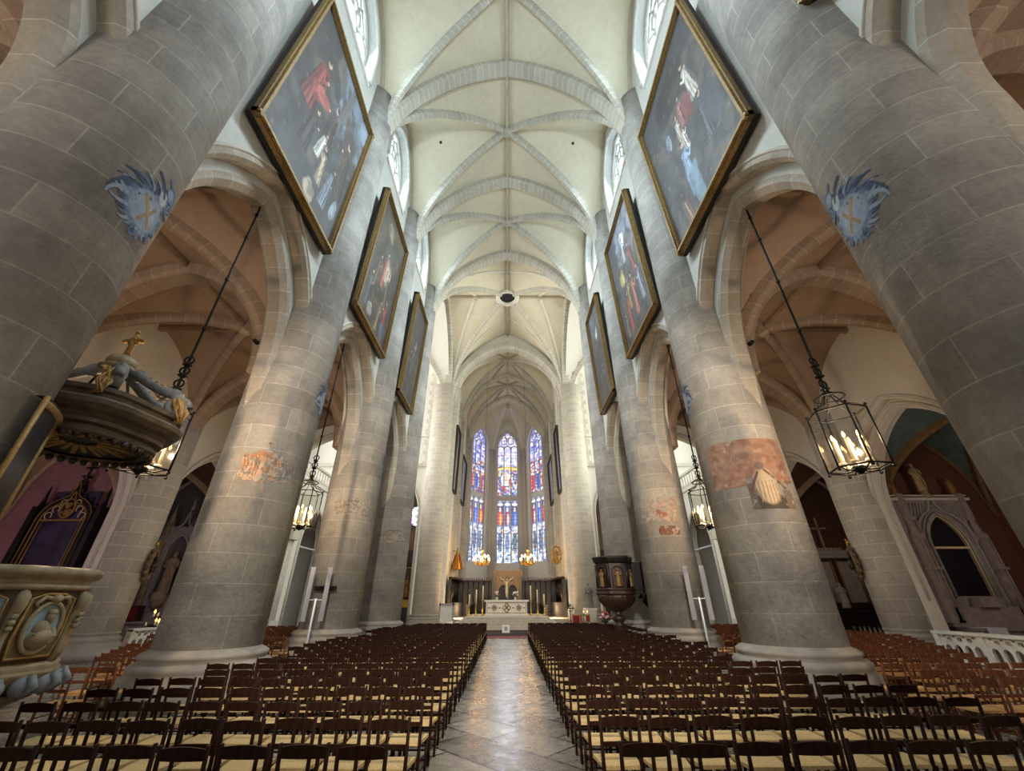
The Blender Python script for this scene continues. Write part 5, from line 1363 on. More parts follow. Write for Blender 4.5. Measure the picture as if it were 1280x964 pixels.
m = MB(); m.bb(-.045,.045,-.03,.03,0,1.75); m.bb(-.2,.2,-.12,.12,0,.06); m.beam((-.5,0,1.42),(.5,0,1.42),.07,.06); m.build('cross', M['oak2'], t)
m = MB()
m.tube([(0,-.07,.32),(0,-.08,.6),(.0,-.09,.86),(0,-.07,1.1),(0,-.08,1.3),(0,-.08,1.4)], [.045,.065,.10,.085,.12,.05], 10); m.ball((.03,-.11,1.50), (.065,.07,.09), 9, 7)
for s in (-1, 1): m.tube([(s*.1,-.07,1.32),(s*.3,-.05,1.5),(s*.52,-.04,1.66)], [.045,.035,.025], 7); m.ball((s*.54,-.04,1.69), .035, 6, 5); m.tube([(s*.04,-.08,.8),(s*.05,-.12,.55),(s*.02,-.07,.3),(s*.02,-.1,.2)], [.06,.05,.035,.03], 7)
m.tube([(-.1,-.1,.86),(0,-.14,.82),(.1,-.1,.88)], .05, 7); m.build('corpus', M['candle'], t)
# throne behind the altar
t = thing('stone_throne', 'grey stone throne with two pointed arches, against the stalls behind the altar', 'throne', (0.1, 51.2, .62))
m = MB(); a_ = lambda c: [(c-.5, 1.0), (c+.5, 1.0)]+[(c+p, q) for p, q in reversed(arch2(.5,.75,2.4))]
m.sheet([[(-1.55,0),(1.55,0),(1.55,4.1),(-1.55,4.1)], a_(-.56), a_(.56)], lambda p, q: (p, -.4, q), (0,.5,0)); m.build('arched_front', M['stone_brown'], t)
m = MB(); m.bb(-1.7,1.7,-.5,.2,4.1,4.4); m.bb(-1.62,1.62,-.45,.15,3.9,4.1); m.bb(-1.8,1.8,-.55,.25,4.4,4.55); m.build('cornice', M['stone_brown'], t)
m = MB()
for x in (-1.45,0,1.45): m.tube([(x,-.45,0),(x,-.45,3.9)], .1, 8)
m.build('colonnette', M['stone_brown'], t)
m = MB(); m.bb(-1.5,1.5,.1,.2,0,4.1); m.build('back', M['oak2'], t)
# choir stalls
def stalls(s):
    t = thing('choir_stalls', 'bank of near-black carved choir stalls, %s of the stone throne' % SIDE[s], 'stalls', (0, 0, .62), 0, None)
    m = MB(); m.bb(*sorted((s*1.75, s*5.9)), 51.3, 51.5, 0, 3.6); m.bb(*sorted((s*5.6, s*5.9)), 44.5, 51.5, 0, 3.6); m.build('back_panel', M['oak2'], t)
    m = MB(); m.bb(*sorted((s*1.75, s*5.9)), 50.7, 51.5, 3.45, 3.6); m.bb(*sorted((s*5.1, s*5.9)), 44.5, 51.5, 3.45, 3.6)
    for i in range(22): x = s*(1.85+i*.19); m.bb(x-.04, x+.04, 50.75, 50.85, 3.6, 3.8); 
    m.build('canopy', M['oak'], t)
    for i in range(6):
        x = s*(2.1+i*.6); m = MB(); m.bb(x-.03, x+.03, 50.6, 51.3, 0, 1.3); m.bb(*sorted((x, x+s*.57)), 50.75, 51.3, .42, .5); m.tube([(x, 51.25, 1.3),(x, 51.25, 3.45)], .05, 6); m.build('seat', M['oak2'], t)
    for i in range(8):
        y = 45.0+i*.7; m = MB(); m.bb(*sorted((s*4.9, s*5.6)), y-.03, y+.03, 0, 1.3); m.bb(*sorted((s*5.0, s*5.6)), y, y+.66, .42, .5); m.tube([(s*5.55, y, 1.3),(s*5.55, y, 3.45)], .05, 6); m.build('seat', M['oak2'], t)
    m = MB(); m.bb(*sorted((s*3.7, s*4.0)), 44.6, 50.0, 0, 1.0); m.bb(*sorted((s*3.6, s*4.1)), 44.6, 50.0, 1.0, 1.1); m.build('desk', M['oak2'], t)
stalls(-1); stalls(1)
# chancel wall hanging behind the stalls stays wall; notice on the step
t = thing('notice_sheet', 'small white notice propped on the front step of the aisle', 'notice', (-.02, 30.82, .17), 0)
m = MB(); m.box(0,0,.24,.5,.015,.46, Matrix.Rotation(radians(-12),3,'X')); m.build('sheet', M['paper'], t); m = MB(); m.box(0,-.02,.25,.2,.012,.22, Matrix.Rotation(radians(-12),3,'X')); m.build('grey_mark', M['stone_grey'], t); m = MB(); m.beam((0,.04,.3),(0,.2,0),.02,.02); m.build('prop', M['iron'], t)
# marble tablet with flowers
t = thing('framed_tablet', 'pale grey framed tablet standing at the foot of the left crossing pier', 'tablet', (-4.62, 35.0, 0))
m = MB(); m.bb(-.55,.55,-.08,.08,.35,1.85); m.bb(-.5,.5,-.3,.3,0,.36); m.build('panel', M['stone_white'], t); m = MB()
for x0,x1,z0,z1 in ((-.58,.58,1.75,1.9),(-.58,.58,.36,.46),(-.58,-.46,.36,1.9),(.46,.58,.36,1.9)): m.bb(x0,x1,-.13,-.05,z0,z1)
m.build('frame', M['stone_grey'], t)
bouquet('flower_bowl', (-4.1, 34.2, 0), 'low bowl of white flowers before the grey tablet', [M['petal_white']], 16, .3)
# saint statue on its pedestal
t = thing('saint_statue', 'grey stone statue of a robed saint on a pedestal by the right crossing pier', 'statue', (7.1, 38.4, 0), radians(12))
m = MB(); m.bb(-.5,.5,-.4,.4,0,.2); m.bb(-.4,.4,-.34,.34,.2,1.35); m.bb(-.48,.48,-.4,.4,1.35,1.5); m.build('pedestal', M['stone_white'], t)
m = MB(); merge(m, statue_mb(1.95, 1, 5), Matrix.Translation((0,0,1.5))); m.build('figure', M['stone_dark'], t)
bouquet('flower_stand', (7.9, 36.6, .55), 'pink and white bouquet on a dark stand right of the saint statue', [M['petal_white'], M['petal_pink'], M['petal_pink']], 22, .42, False)
m = MB(); m.lathe([(.25,-.55),(.26,-.5),(.08,-.44),(.08,-.05),(.3,.0),(.3,.12)], 12); m.build('stand', M['oak2'], [o for o in bpy.data.objects if o.name.startswith('flower_stand')][0])
t = thing('votive_candle_stand', 'low iron stand with two lit votive candles beside the saint statue', 'candle stand', (6.35, 36.4, 0))
m = MB(); m.lathe([(.2,0),(.2,.03),(.03,.06),(.03,1.0),(.3,1.04),(.3,1.08)], 12); m.build('stand', M['iron'], t)
for x in (-.15, .15):
    m = MB(); m.tube([(x,0,1.08),(x,0,1.24)], .045, 8); c = m.build('candle', M['candle'], t); m = MB(); m.lathe([(.01,0),(.03,.04),(.0,.12)], 7, (x,0,1.24)); m.build('flame', M['small_flame'], c)
# red-seated armchairs and the iron cross stand
def armchair(loc, rz, lab):
    t = thing('armchair', lab, 'chair', (*loc, 0), rz, 'red-cushioned chairs beside the altar steps')
    for sx in (-1, 1):
        for y, h in ((-.25,1.1),(.25,.68)): m = MB(); m.bb(sx*.28-.025, sx*.28+.025, y-.025, y+.025, 0, h); m.build('leg', M['gold_paint'], t)
        m = MB(); m.bb(sx*.28-.03, sx*.28+.03, -.25, .28, .66, .7); m.build('armrest', M['gold_paint'], t)
    m = MB(); m.bb(-.28,.28,-.24,.27,.42,.52); m.build('seat', M['red_cloth'], t)
    m = MB(); m.bb(-.25,.25,-.27,-.22,.6,1.05); m.build('backrest', M['red_cloth'], t); m = MB(); m.bb(-.3,.3,-.28,-.22,1.05,1.12); m.bb(-.28,.28,-.26,-.23,.36,.42); m.build('rail', M['gold_paint'], t)
armchair((4.95, 35.4), radians(95), 'red-cushioned gilt chair, first right of the altar steps')
armchair((5.6, 35.9), radians(100), 'red-cushioned gilt chair, second right of the altar steps')
armchair((6.0, 34.8), radians(110), 'red-cushioned gilt chair, third, nearest the saint statue')
armchair((5.25, 34.3), radians(170), 'red-cushioned gilt chair turned away, in front of the other three')
t = thing('cross_stand', 'black iron processional cross on a stand among the red chairs', 'cross', (4.75, 33.6, 0))
m = MB(); m.lathe([(.26,0),(.26,.05),(.05,.12),(.03,.3)], 12); m.build('foot', M['iron'], t); m = MB(); m.tube([(0,0,.1),(0,0,1.85)], .03, 8); m.beam((-.3,0,1.55),(.3,0,1.55),.06,.06); m.tube([(.2*cos(k*pi/10),0,1.55+.2*sin(k*pi/10)) for k in range(20)], .025, 5, closed=True); m.build('cross', M['iron'], t)

# ================================================================== CHOIR AISLE ALTARPIECES SEEN THROUGH THE SIDE ARCHES
for s in (-1, 1):
    t = thing('gilded_altarpiece', 'distant gilded altarpiece in the dark choir aisle, %s of the chancel' % SIDE[s], 'altarpiece', (s*10.7, 47.3, 0))
    m = MB(); m.bb(-1.3,1.3,-.5,.6,0,1.1); m.build('altar_table', M['oak2'], t)
    m = MB(); m.bb(-1.3,1.3,.2,.6,1.1,6.0); m.bb(-1.5,1.5,.0,.6,5.7,6.1); m.sheet([[(-1.4,6.1),(1.4,6.1),(.7,6.7),(0,7.1),(-.7,6.7)]], lambda p,q:(p,.1,q), (0,.4,0)); m.build('frame', M['oak'], t)
    m = MB()
    for x in (-1.15,1.15): m.tube([(x,.1,2.2),(x,.1,5.7)], .14, 8)
    m.tube([(-.7,.15,2.4),(-.7,.15,4.6)]+[(-.7*cos(k*pi/8),.15,4.6+.7*sin(k*pi/8)) for k in range(1,8)]+[(.7,.15,4.6),(.7,.15,2.4)], .08, 6, closed=True); m.bb(-1.3,1.3,0,.2,1.5,2.2); m.build('gilt_column', M['gold'], t)
    m = MB(); merge(m, statue_mb(2.0,1,7), Matrix.Translation((0,.05,2.4))); m.build('figure', M['gold_paint'], t)
# ================================================================== SIDE CHAPEL FURNISHINGS
def ogee(a, zs, h, n=12):
    """left foot up an S-curve to the point and down"""
    L = []
    for i in range(n+1):
        t = i/n
        if t < .55: q = t/.55; x = -a*cos(q*pi/2*.75); z = zs+h*.55*sin(q*pi/2*.75)/sin(pi/2*.75)
        else:
            q = (t-.55)/.45; x0 = -a*cos(pi/2*.75); x = x0*(1-q)**1.0*(1-.35*sin(q*pi)); z = zs+h*.55+h*.45*q**1.5
        L.append((x, z))
    L[-1] = (0, zs+h)
    return L+[(-x, z) for x, z in L[-2::-1]]
YW = DK[3]-.45       # east wall of the second chapels
# ---- left: black ogee altarpiece with blue canvas
t = thing('altarpiece', 'black ogee-topped gothic altarpiece with a dark blue canvas, against the mauve chapel wall', 'altarpiece', (-20.0, YW-.3, 0))
og = ogee(1.25, 5.35, 1.75); P = lambda y: (lambda p, q: (p, y, q))
m = MB(); m.sheet([[(-1.25,1.6)]+og+[(1.25,1.6)], [(-1.0,1.9),(1.0,1.9)]+[(x*.8, z if z < 5.36 else 5.35+(z-5.35)*.72) for x, z in reversed(og)]], P(-.12), (0,.3,0)); fr = m.build('frame', M['black_wood'], t)
m = MB(); m.tube([(x*.80, -.14, z if z < 5.36 else 5.35+(z-5.35)*.72) for x, z in [(-1.25,1.9)]+og+[(1.25,1.9)]], .03, 6); m.tube([(x*.96, -.14, z-.04) for x, z in [(-1.25,1.7)]+og+[(1.25,1.7)]], .022, 6); m.beam((-1.0,-.13,5.3),(1.0,-.13,5.3),.06,.08); m.tube([(-.86,-.13,1.95),(-.86,-.13,5.24),(.86,-.13,5.24),(.86,-.13,1.95)], .03, 6, closed=True); m.build('gilt_fillet', M['gold_paint'], fr)
m = MB()
for q in (-1, 1):                            # cusps inside the tympanum
    for k in range(3): c = (q*(.75-.22*k), 5.5+.28*k); m.tube([(c[0]+.15*cos(b*pi/5+ (0 if q > 0 else pi)), -.12, c[1]+.15*sin(b*pi/5)) for b in range(-2,7)], .02, 5)
m.build('cusp', M['candle'], fr)
m = MB(); m.bb(-1.05,1.05,.0,.06,1.9,6.6); m.build('canvas', M['dark_canvas'], t)
for q in (-1, 1):
    for k in range(5):
        i = 3+k*2; x, z = og[i]; m = MB(); m.ball((q*abs(x)*1.03, -.05, z+.08), (.09,.09,.11), 7, 5); m.build('crocket', M['black_wood'], fr)
m = MB(); m.lathe([(.03,7.0),(.16,7.1),(.06,7.2),(.2,7.3),(.2,7.34),(.05,7.4)], 8); m.tube([(0,0,7.1),(0,0,8.1)], .05, 6); m.beam((-.25,0,7.75),(.25,0,7.75),.07,.08); m.build('finial', M['black_wood'], t)
m = MB(); m.tube([(.30*cos(k*pi/10), -.14, 5.82+.42*sin(k*pi/10)) for k in range(20)], .05, 6, closed=True); m.ball((0,-.08,5.66), (.2,.1,.2), 10, 7); m.ball((0,-.16,5.92), (.11,.1,.14), 10, 7); m.ball((0,-.13,5.98), (.13,.09,.12), 9, 6); m.tube([(-.2,-.12,5.6),(0,-.2,5.7),(.2,-.12,5.62)], .06, 6); m.build('bust_relief', M['gold_paint'], t)
for q in (-1, 1):
    m = MB(); m.bb(q*1.42-.15, q*1.42+.15, -.2, .2, 1.2, 5.9); m.lathe([(.15,5.9),(.02,6.9)], 4, (q*1.42,0,0)); m.tube([(q*1.3,-.22,1.3),(q*1.3,-.22,5.8)], .03, 5); m.build('pinnacle', M['black_wood'], t)
m = MB(); m.bb(-1.6,1.6,-.5,.2,0,1.15); m.bb(-1.7,1.7,-.6,.25,1.15,1.28); m.bb(-1.4,1.4,-.25,.2,1.28,1.65); m.build('altar_table', M['stone_mauve'], t)
# ---- right: grey gothic altarpiece with statues
t = thing('altarpiece', 'grey stone gothic altarpiece with three statues on top, against the rust chapel wall', 'altarpiece', (19.85, YW-.45, 0))
m = MB(); ah = [(-.82,2.15),(.82,2.15)]+[(p, q) for p, q in reversed(arch2(.82,1.5,4.1,10))]
m.sheet([[(-1.75,1.2),(1.75,1.2),(1.75,6.1),(-1.75,6.1)], ah], P(0), (0,.3,0)); fr = m.build('panel', M['stone_mauve'], t)
m = MB()
for k, (a, z_, y) in enumerate(((.9,.0,-.06),(1.05,.0,-.03))): m.tube([(-a,y,2.1)]+[(p,y,q) for p, q in arch2(a,1.5+(a-.82)*1.2,4.1,12)]+[(a,y,2.1)], .07-.02*k, 6)
m.tube([(x,-.08,z) for x, z in ogee(1.25,4.3,2.3)], .06, 6); m.build('arch_moulding', M['stone_grey'], fr)
m = MB(); m.tube([(-.80,-.02,2.15)]+[(p,-.02,q) for p, q in arch2(.80,1.48,4.1,12)]+[(.80,-.02,2.15)], .025, 6); m.beam((-.8,-.03,4.05),(.8,-.03,4.05),.05,.09); m.build('gilt_fillet', M['candle'], fr)
m = MB(); m.bb(-.85,.85,.15,.2,2.1,5.4); m.build('canvas', M['night_canvas'], t)
m = MB(); m.bb(-1.85,1.85,-.15,.35,6.1,6.22); m.bb(-1.8,1.8,-.1,.35,6.3,6.36)
m.build('cornice', M['stone_white'], t)
m = MB()
for i in range(11): x = -1.6+i*.15; m.beam((x,-.03,5.4),(x+.18,-.03,6.0),.03,.05)
for i in range(11): x = 1.6-i*.15; m.beam((x,-.03,5.4),(x-.18,-.03,6.0),.03,.05)
m.build('fluted_spandrel', M['stone_grey'], fr)
for q in (-1, 1):
    m = MB(); m.bb(q*1.42-.17,q*1.42+.17,-.3,.1,1.2,4.6); m.lathe([(.24,4.6),(.17,4.75),(.13,5.4),(.05,6.1)], 4, (q*1.42,-.1,0), radians(45), radians(405)); m.bb(q*1.42-.13,q*1.42+.13,-.2,.2,5.2,6.4); m.tube([(q*1.42-.1,-.33,1.3),(q*1.42-.1,-.33,4.4)], .035, 5); m.tube([(q*1.42+.1,-.33,1.3),(q*1.42+.1,-.33,4.4)], .035, 5); m.bb(q*1.42-.25,q*1.42+.25,-.38,.1,3.15,3.25); m.build('buttress', M['stone_mauve'], t)
    m = MB(); merge(m, statue_mb(.75,1,20+q), Matrix.Translation((q*1.42,0,6.4))); m.build('statuette', M['gold_paint'], t)
    m = MB(); m.bb(q*1.12-.06,q*1.12+.06,-.12,0,1.3,5.2)
    for k in range(9): m.ball((q*1.12,-.13,1.6+k*.38), (.06,.04,.14), 6, 5)
    m.build('carved_strip', M['stone_grey'], t)
m = MB(); m.lathe([(.2,6.2),(.28,6.3),(.12,6.45),(.2,6.55)], 8); m.build('statue_corbel', M['stone_brown'], t)
m = MB(); merge(m, statue_mb(1.35,1,9,.8), Matrix.Translation((0,0,6.55))); m.build('statuette', M['figure_cream'], t)
m = MB(); m.bb(-1.2,1.8,-.75,.3,.0,.95); m.bb(-1.25,1.9,-.85,.3,.95,1.05); m.bb(-1.5,1.7,-.3,.3,1.05,1.75); m.bb(-.4,.4,-.5,.3,1.75,2.1); m.build('altar_table', M['stone_mauve'], t)
cl = MB(); cl.bb(-1.15,-.4,-.885,-.32,1.052,1.064); cl.bb(-1.15,-.4,-.9,-.885,.35,1.064); o = cl.build('altar_cloth', M['cloth'], None, (19.85, YW-.45, 0)); tag(o, 'white linen cloth hanging over the grey gothic altar', 'cloth')

YW3 = DK[4]-.45
# ---- third chapel left: canopied niche with statue
t = thing('niche_shrine', 'tall grey gothic shrine with a pale statue in its niche, beyond the left aisle pier', 'shrine', (-20.1, YW3-.5, 0))
m = MB(); nh = [(-.55,2.3),(.55,2.3)]+[(p, q) for p, q in reversed(arch2(.55,.95,4.8,10))]
m.sheet([[(-1.1,1.2),(1.1,1.2),(1.1,6.2),(-1.1,6.2)], nh], P(0), (0,.35,0)); fr = m.build('panel', M['stone_mauve'], t)
m = MB(); m.bb(-.7,.7,.3,.36,2.2,5.8); m.build('niche_back', M['grey_wall'], t)
m = MB(); m.tube([(-.6,-.05,2.3)]+[(p,-.05,q) for p, q in arch2(.6,1.0,4.8,10)]+[(.6,-.05,2.3)], .07, 6); m.tube([(x,-.07,z) for x, z in ogee(.95,5.0,2.2)], .06, 6); m.build('arch_moulding', M['stone_grey'], fr)
for q in (-1, 1):
    for x, h in ((1.0,6.4),(1.4,5.4)): m = MB(); m.bb(q*x-.13,q*x+.13,-.2,.15,1.2,h); m.lathe([(.2,h),(.02,h+1.3)], 4, (q*x,0,0), radians(45), radians(405)); m.tube([(q*x,-.23,1.3),(q*x,-.23,h)], .05, 6); m.build('pinnacle', M['stone_brown'] if x < 1.2 else M['stone_grey'], t)
m = MB(); m.lathe([(.03,7.2),(.14,7.3),(.05,7.5),(.1,7.6),(.02,8.0)], 8); m.build('finial', M['stone_grey'], t)
m = MB(); merge(m, statue_mb(2.2,1,3,.9), Matrix.Translation((0,.02,2.55))); m.build('statue', M['stone_brown'], t)
m = MB(); m.lathe([(.3,1.75),(.42,2.2),(.42,2.55)], 10, (0,-.05,0)); m.build('corbel', M['stone_brown'], t)
m = MB(); m.bb(-1.6,1.5,-.9,.3,0,1.0); m.bb(-1.7,1.6,-1.0,.3,1.0,1.12); m.bb(-1.5,1.4,-.3,.3,1.12,1.5); m.build('altar_table', M['stone_mauve'], t)
t = thing('small_tabernacle', 'small dark red box on the shrine altar under the pale statue', 'tabernacle', (-20.6, YW3-1.15, 1.12)); m = MB(); m.bb(-.25,.25,-.2,.2,0,.75); m.build('box', M['oak'], t); m = MB(); m.bb(-.2,.2,-.22,-.2,.06,.66); m.build('door', M['red_cloth'], t)
# ---- third chapel right: panelled altarpiece and cross
t = thing('panelled_altarpiece', 'dark panelled wooden altarpiece behind the right aisle pier, grey panels and mouldings', 'altarpiece', (20.9, YW3-.3, 0))
m = MB(); m.bb(-2.3,2.3,0,.25,1.6,4.5); m.build('panelling', M['oak'], t)
m = MB(); m.bb(-2.5,2.5,-.2,.25,4.5,4.75); m.bb(-2.4,2.4,-.1,.25,4.3,4.5); m.build('cornice', M['stone_grey'], t)
for c in (-1.5, 0, 1.5): m = MB(); m.bb(c-.5,c+.5,-.03,0,1.9,4.1); pn = m.build('panel', M['stone_mauve'] if c < 1 else M['oak2'], t); m = MB(); m.tube([(c-.58,-.05,1.85),(c+.58,-.05,1.85),(c+.58,-.05,4.15),(c-.58,-.05,4.15)], .045, 6, closed=True); m.build('moulding', M['gold_paint'], pn)
m = MB(); m.bb(-2.3,2.3,-1.1,.2,0,1.4); m.bb(-2.4,2.4,-1.2,.2,1.4,1.5); m.build('altar_table', M['oak2'], t)
t = thing('standing_cross', 'thin pale cross on the ledge of the dark panelled altarpiece', 'cross', (19.95, YW3-.3, 4.75)); m = MB(); m.beam((0,0,0),(0,0,1.95),.1,.1); m.beam((-.5,0,1.3),(.5,0,1.3),.1,.1); m.build('cross', M['stone_brown'], t); m = MB()
for i in range(8): m.ball((-.9+.26*i, 0, .08), (.16,.1,.1), 7, 5)
m.build('carved_foot', M['stone_brown'], t)
t = thing('bust_statuette', 'small dark statuette on the altar below the grey panel', 'statuette', (19.5, YW3-1.0, 1.5)); m = MB(); m.bb(-.35,.35,-.12,.12,0,.12); m.build('plinth', M['oak2'], t); m = MB(); merge(m, statue_mb(1.3,1,2), Matrix.Translation((0,0,.12))); m.build('figure', M['stone_grey'], t)
t = thing('altar_rail', 'dark wooden altar rail of turned balusters closing the chapel right of the mural pier', 'railing', (20.0, DK[4]-3.4, 0))
m = MB(); m.bb(-2.0,2.6,-.1,.1,.85,.95); m.bb(-2.0,2.6,-.08,.08,.06,.14); m.bb(-2.0,-1.85,-.1,.1,0,.95); m.bb(2.45,2.6,-.1,.1,0,.95); m.build('rail', M['oak2'], t)
for i in range(17): m = MB(); m.lathe([(.05,.14),(.06,.25),(.035,.4),(.055,.6),(.035,.85)], 8, (-1.7+i*.25,0,0)); m.build('baluster', M['stone_grey'] if i % 2 == 5 else M['stone_mauve'], t)

# ---- gothic stone balustrades
def balustrade(x, ys, lab, mat, s):
    t = thing('balustrade', lab, 'balustrade', (x, ys[0], 0))
    for i in range(len(ys)):
        m = MB(); y = ys[i]-ys[0]; m.bb(-.12,.12,y-.1,y+.1,0,.96); m.build('post', mat, t)
    y0, y1 = 0, ys[-1]-ys[0]
    m = MB(); m.bb(-.16,.16,min(y0,y1)-.1,max(y0,y1)+.1,.9,1.0); m.build('rail', mat, t)
    for i in range(len(ys)-1):
        a, b = sorted((ys[i]-ys[0], ys[i+1]-ys[0])); a += .1; b -= .1; L = b-a; n = 4; w = L/n; holes = []
        for k in range(n):
            c = a+(k+.5)*w; holes.append([(c-w*.36,.14),(c+w*.36,.14)]+[(c+p,q) for p, q in reversed(arch2(w*.36,w*.5,.42,6))])
            if k < n-1: c2 = a+(k+1)*w; holes.append([(c2+w*.27*cos(h*pi/6),.74+.075*sin(h*pi/6)) for h in range(12)])
            holes.append([(c+w*.16*cos(h*pi/5),.83+.035*sin(h*pi/5)) for h in range(10)])
        m = MB(); m.sheet([[(a,.04),(b,.04),(b,.92),(a,.92)]]+holes, lambda p, q: (-.06, p, q), (.12,0,0)); m.build('tracery_panel', mat, t)
balustrade(16.55, [17.6, 16.0, 14.4, 12.9], 'white gothic tracery balustrade before the rust chapel, by the right edge', M['stone_white'], 1)
balustrade(-16.75, [20.9, 22.5, 24.1, 25.8], 'pale grey tracery balustrade before the shrine chapel, left aisle', M['stone_white'], -1)
t = thing('votive_candle_stand', 'iron stand of lit votive candles before the grey shrine, left aisle', 'candle stand', (-15.6, 20.9, 0))
m = MB(); m.lathe([(.3,0),(.3,.04),(.04,.08),(.04,1.5)], 12); m.build('pole', M['iron'], t)
m = MB()
for z, r in ((1.1,.5),(1.45,.35)): m.tube([(r*cos(k*pi/10), r*sin(k*pi/10), z) for k in range(20)], .025, 5, closed=True); m.beam((-r,0,z),(r,0,z),.03,.03); m.beam((0,-r,z),(0,r,z),.03,.03)
m.build('ring', M['iron'], t)
for i, (r, z) in enumerate(((.5,1.1),)*5+((.35,1.45),)*4):
    a = i*1.3; m = MB(); m.tube([(r*cos(a), r*sin(a), z), (r*cos(a), r*sin(a), z+.16)], .035, 7); c = m.build('candle', M['candle'], t)
    if i % 2 == 0: m = MB(); m.lathe([(.01,0),(.04,.05),(.0,.15)], 7, (r*cos(a), r*sin(a), z+.16)); m.build('flame', M['small_flame'], c)

# ---- carved cartouches on the aisle piers
for s in (-1, 1):
    a = radians(152) if s > 0 else radians(28); n_ = Vector((cos(a), sin(a), 0)); e_ = Vector((-sin(a), cos(a), 0)); c = Vector((s*17.3, DK[3], 0))+n_*.95
    t = thing('carved_cartouche', 'brown carved oval cartouche with a small gilt cross on the %s aisle pier' % SIDE[s], 'cartouche', tuple(c+Vector((0,0,2.95))))
    Q = lambda u, v, o: tuple(n_*o+e_*u+Vector((0,0,v)))
    m = MB(); m.sheet([[(.42*cos(k*pi/12), .6+.6*sin(k*pi/12)) for k in range(24)]], lambda p, q: Q(p,q,.14), tuple(n_*-.14)); m.build('oval', M['oak'], t)
    m = MB(); m.tube([Q(.43*cos(k*pi/12), .6+.6*sin(k*pi/12), .14) for k in range(24)], .08, 7, closed=True)
    for k in range(12): m.ball(Q(.5*cos(k*pi/6), .6+.68*sin(k*pi/6), .1), .09, 7, 5)
    m.build('wreath', M['cream_dark'], t)
    m = MB(); m.ball(Q(0,.55,.2), .2, 10, 7); m.ball(Q(.02,.85,.24), .1, 9, 7); m.tube([Q(-.2,.45,.2), Q(0,.35,.3), Q(.2,.5,.2)], .07, 6); m.build('relief', M['oak'], t)
    m = MB(); m.beam(Q(0,1.25,.1), Q(0,1.65,.1), .06, .06); m.beam(Q(-.13,1.5,.1), Q(.13,1.5,.1), .06, .06); m.build('cross', M['gold'], t)

# ---- white twin-panel stands, loudspeaker, post
for s in (-1, 1):
    x, y = POSTS[0 if s < 0 else 1]
    t = thing('twin_panel_stand', 'slim white stand with two tall narrow panels, before the %s pier' % ('loudspeaker' if s < 0 else 'rust-mural'), 'stand', (x, y, 0), radians(-20*s))
    m = MB(); m.lathe([(.22,0),(.22,.03),(.04,.05)], 16); m.tube([(0,0,.03),(0,0,2.15)], .035, 10); m.build('pole', M['white_plastic'], t)
    for q in (-.31, .31):
        m = MB(); m.bb(q-.085, q+.085, -.03, .03, 1.38, 3.25); m.build('panel', M['grey_plastic'], t)
    m = MB()
    for z in (2.1,): m.beam((-.31,.03,z),(.31,.03,z),.02,.025)
    m.build('crossbar', M['white_plastic'], t)
t = thing('loudspeaker', 'short black horizontal loudspeaker bar on the third left pier', 'loudspeaker', (-7.36, DK[3]-1.36, 2.42), radians(-4))
m = MB(); m.bb(-.42,.42,-.1,.12,0,.18); m.build('cabinet', M['black_plastic'], t); m = MB(); m.bb(-.4,.4,-.115,-.1,.02,.16); m.build('grille', M['iron'], t); m = MB(); m.bb(-.05,.05,.1,.2,.05,.13); m.build('bracket', M['iron'], t)
t = thing('white_post', 'tall slim white post standing in the gap left of the crossing pier', 'post', (-7.35, 31.0, 0))
m = MB(); m.lathe([(.25,0),(.25,.04),(.05,.08),(.04,1.0)], 12); m.build('foot', M['white_plastic'], t); m = MB(); m.bb(-.13,.13,-.08,.08,.95,3.35); m.build('panel', M['white_plastic'], t)

# ---- side altars in the recesses under the transept galleries
for s in (-1, 1):
    t = thing('side_altar', 'dim side altar with a statue in the recess under the white gallery, %s transept' % SIDE[s], 'altar', (s*20.0, 38.4, 0), radians(-90)*s if s > 0 else radians(90))
    m = MB(); m.bb(-1.4,1.4,-.6,.4,0,1.1); m.bb(-1.5,1.5,-.7,.4,1.1,1.2); m.build('altar_table', M['stone_brown'], t)
    m = MB(); m.bb(-1.3,1.3,.1,.4,1.2,5.0); m.sheet([[(-1.4,5.0),(1.4,5.0),(0,6.2)]], lambda p,q:(p,.05,q), (0,.3,0)); m.build('altarpiece', M['oak'], t)
    m = MB()
    for x in (-1.1,1.1): m.tube([(x,0,1.2),(x,0,5.0)], .12, 8)
    m.build('column', M['stone_brown'], t)
    m = MB(); merge(m, statue_mb(1.8,1,13+s), Matrix.Translation((0,-.25,2.2))); m.build('figure', M['figure_cream'], t); m = MB(); m.bb(-.4,.4,-.5,.1,1.2,2.2); m.build('plinth', M['stone_grey'], t)
    o = MB(); o.beam((s*18.15,36.08,6.3),(s*18.15,40.72,6.3),.1,.12); o = o.build('tie_rod', M['white_plastic']); tag(o, 'white tie rod across the low arch under the gallery, %s transept' % SIDE[s], 'tie rod')
# ================================================================== LIGHT, CAMERA
def area(name, loc, rot, sx, sy, power, c=(1,1,1), spread=pi):
    l = bpy.data.lights.new(name, 'AREA'); l.shape = 'RECTANGLE'; l.size = sx; l.size_y = sy; l.energy = power; l.color = c; l.spread = spread
    o = bpy.data.objects.new(name, l); COL.objects.link(o); o.location = loc; o.rotation_euler = rot; return o
def point(name, loc, power, r=.05, c=(1,1,1)):
    l = bpy.data.lights.new(name, 'POINT'); l.energy = power; l.shadow_soft_size = r; l.color = c
    o = bpy.data.objects.new(name, l); COL.objects.link(o); o.location = loc; return o
def spot(name, loc, target, half, blend, power, c, r=.25):
    l = bpy.data.lights.new(name, 'SPOT'); l.energy = power; l.color = c; l.spot_size = 2*radians(half); l.spot_blend = blend; l.shadow_soft_size = r
    o = bpy.data.objects.new(name, l); COL.objects.link(o); o.location = loc
    o.rotation_euler = (Vector(target)-Vector(loc)).to_track_quat('-Z', 'Y').to_euler(); return o
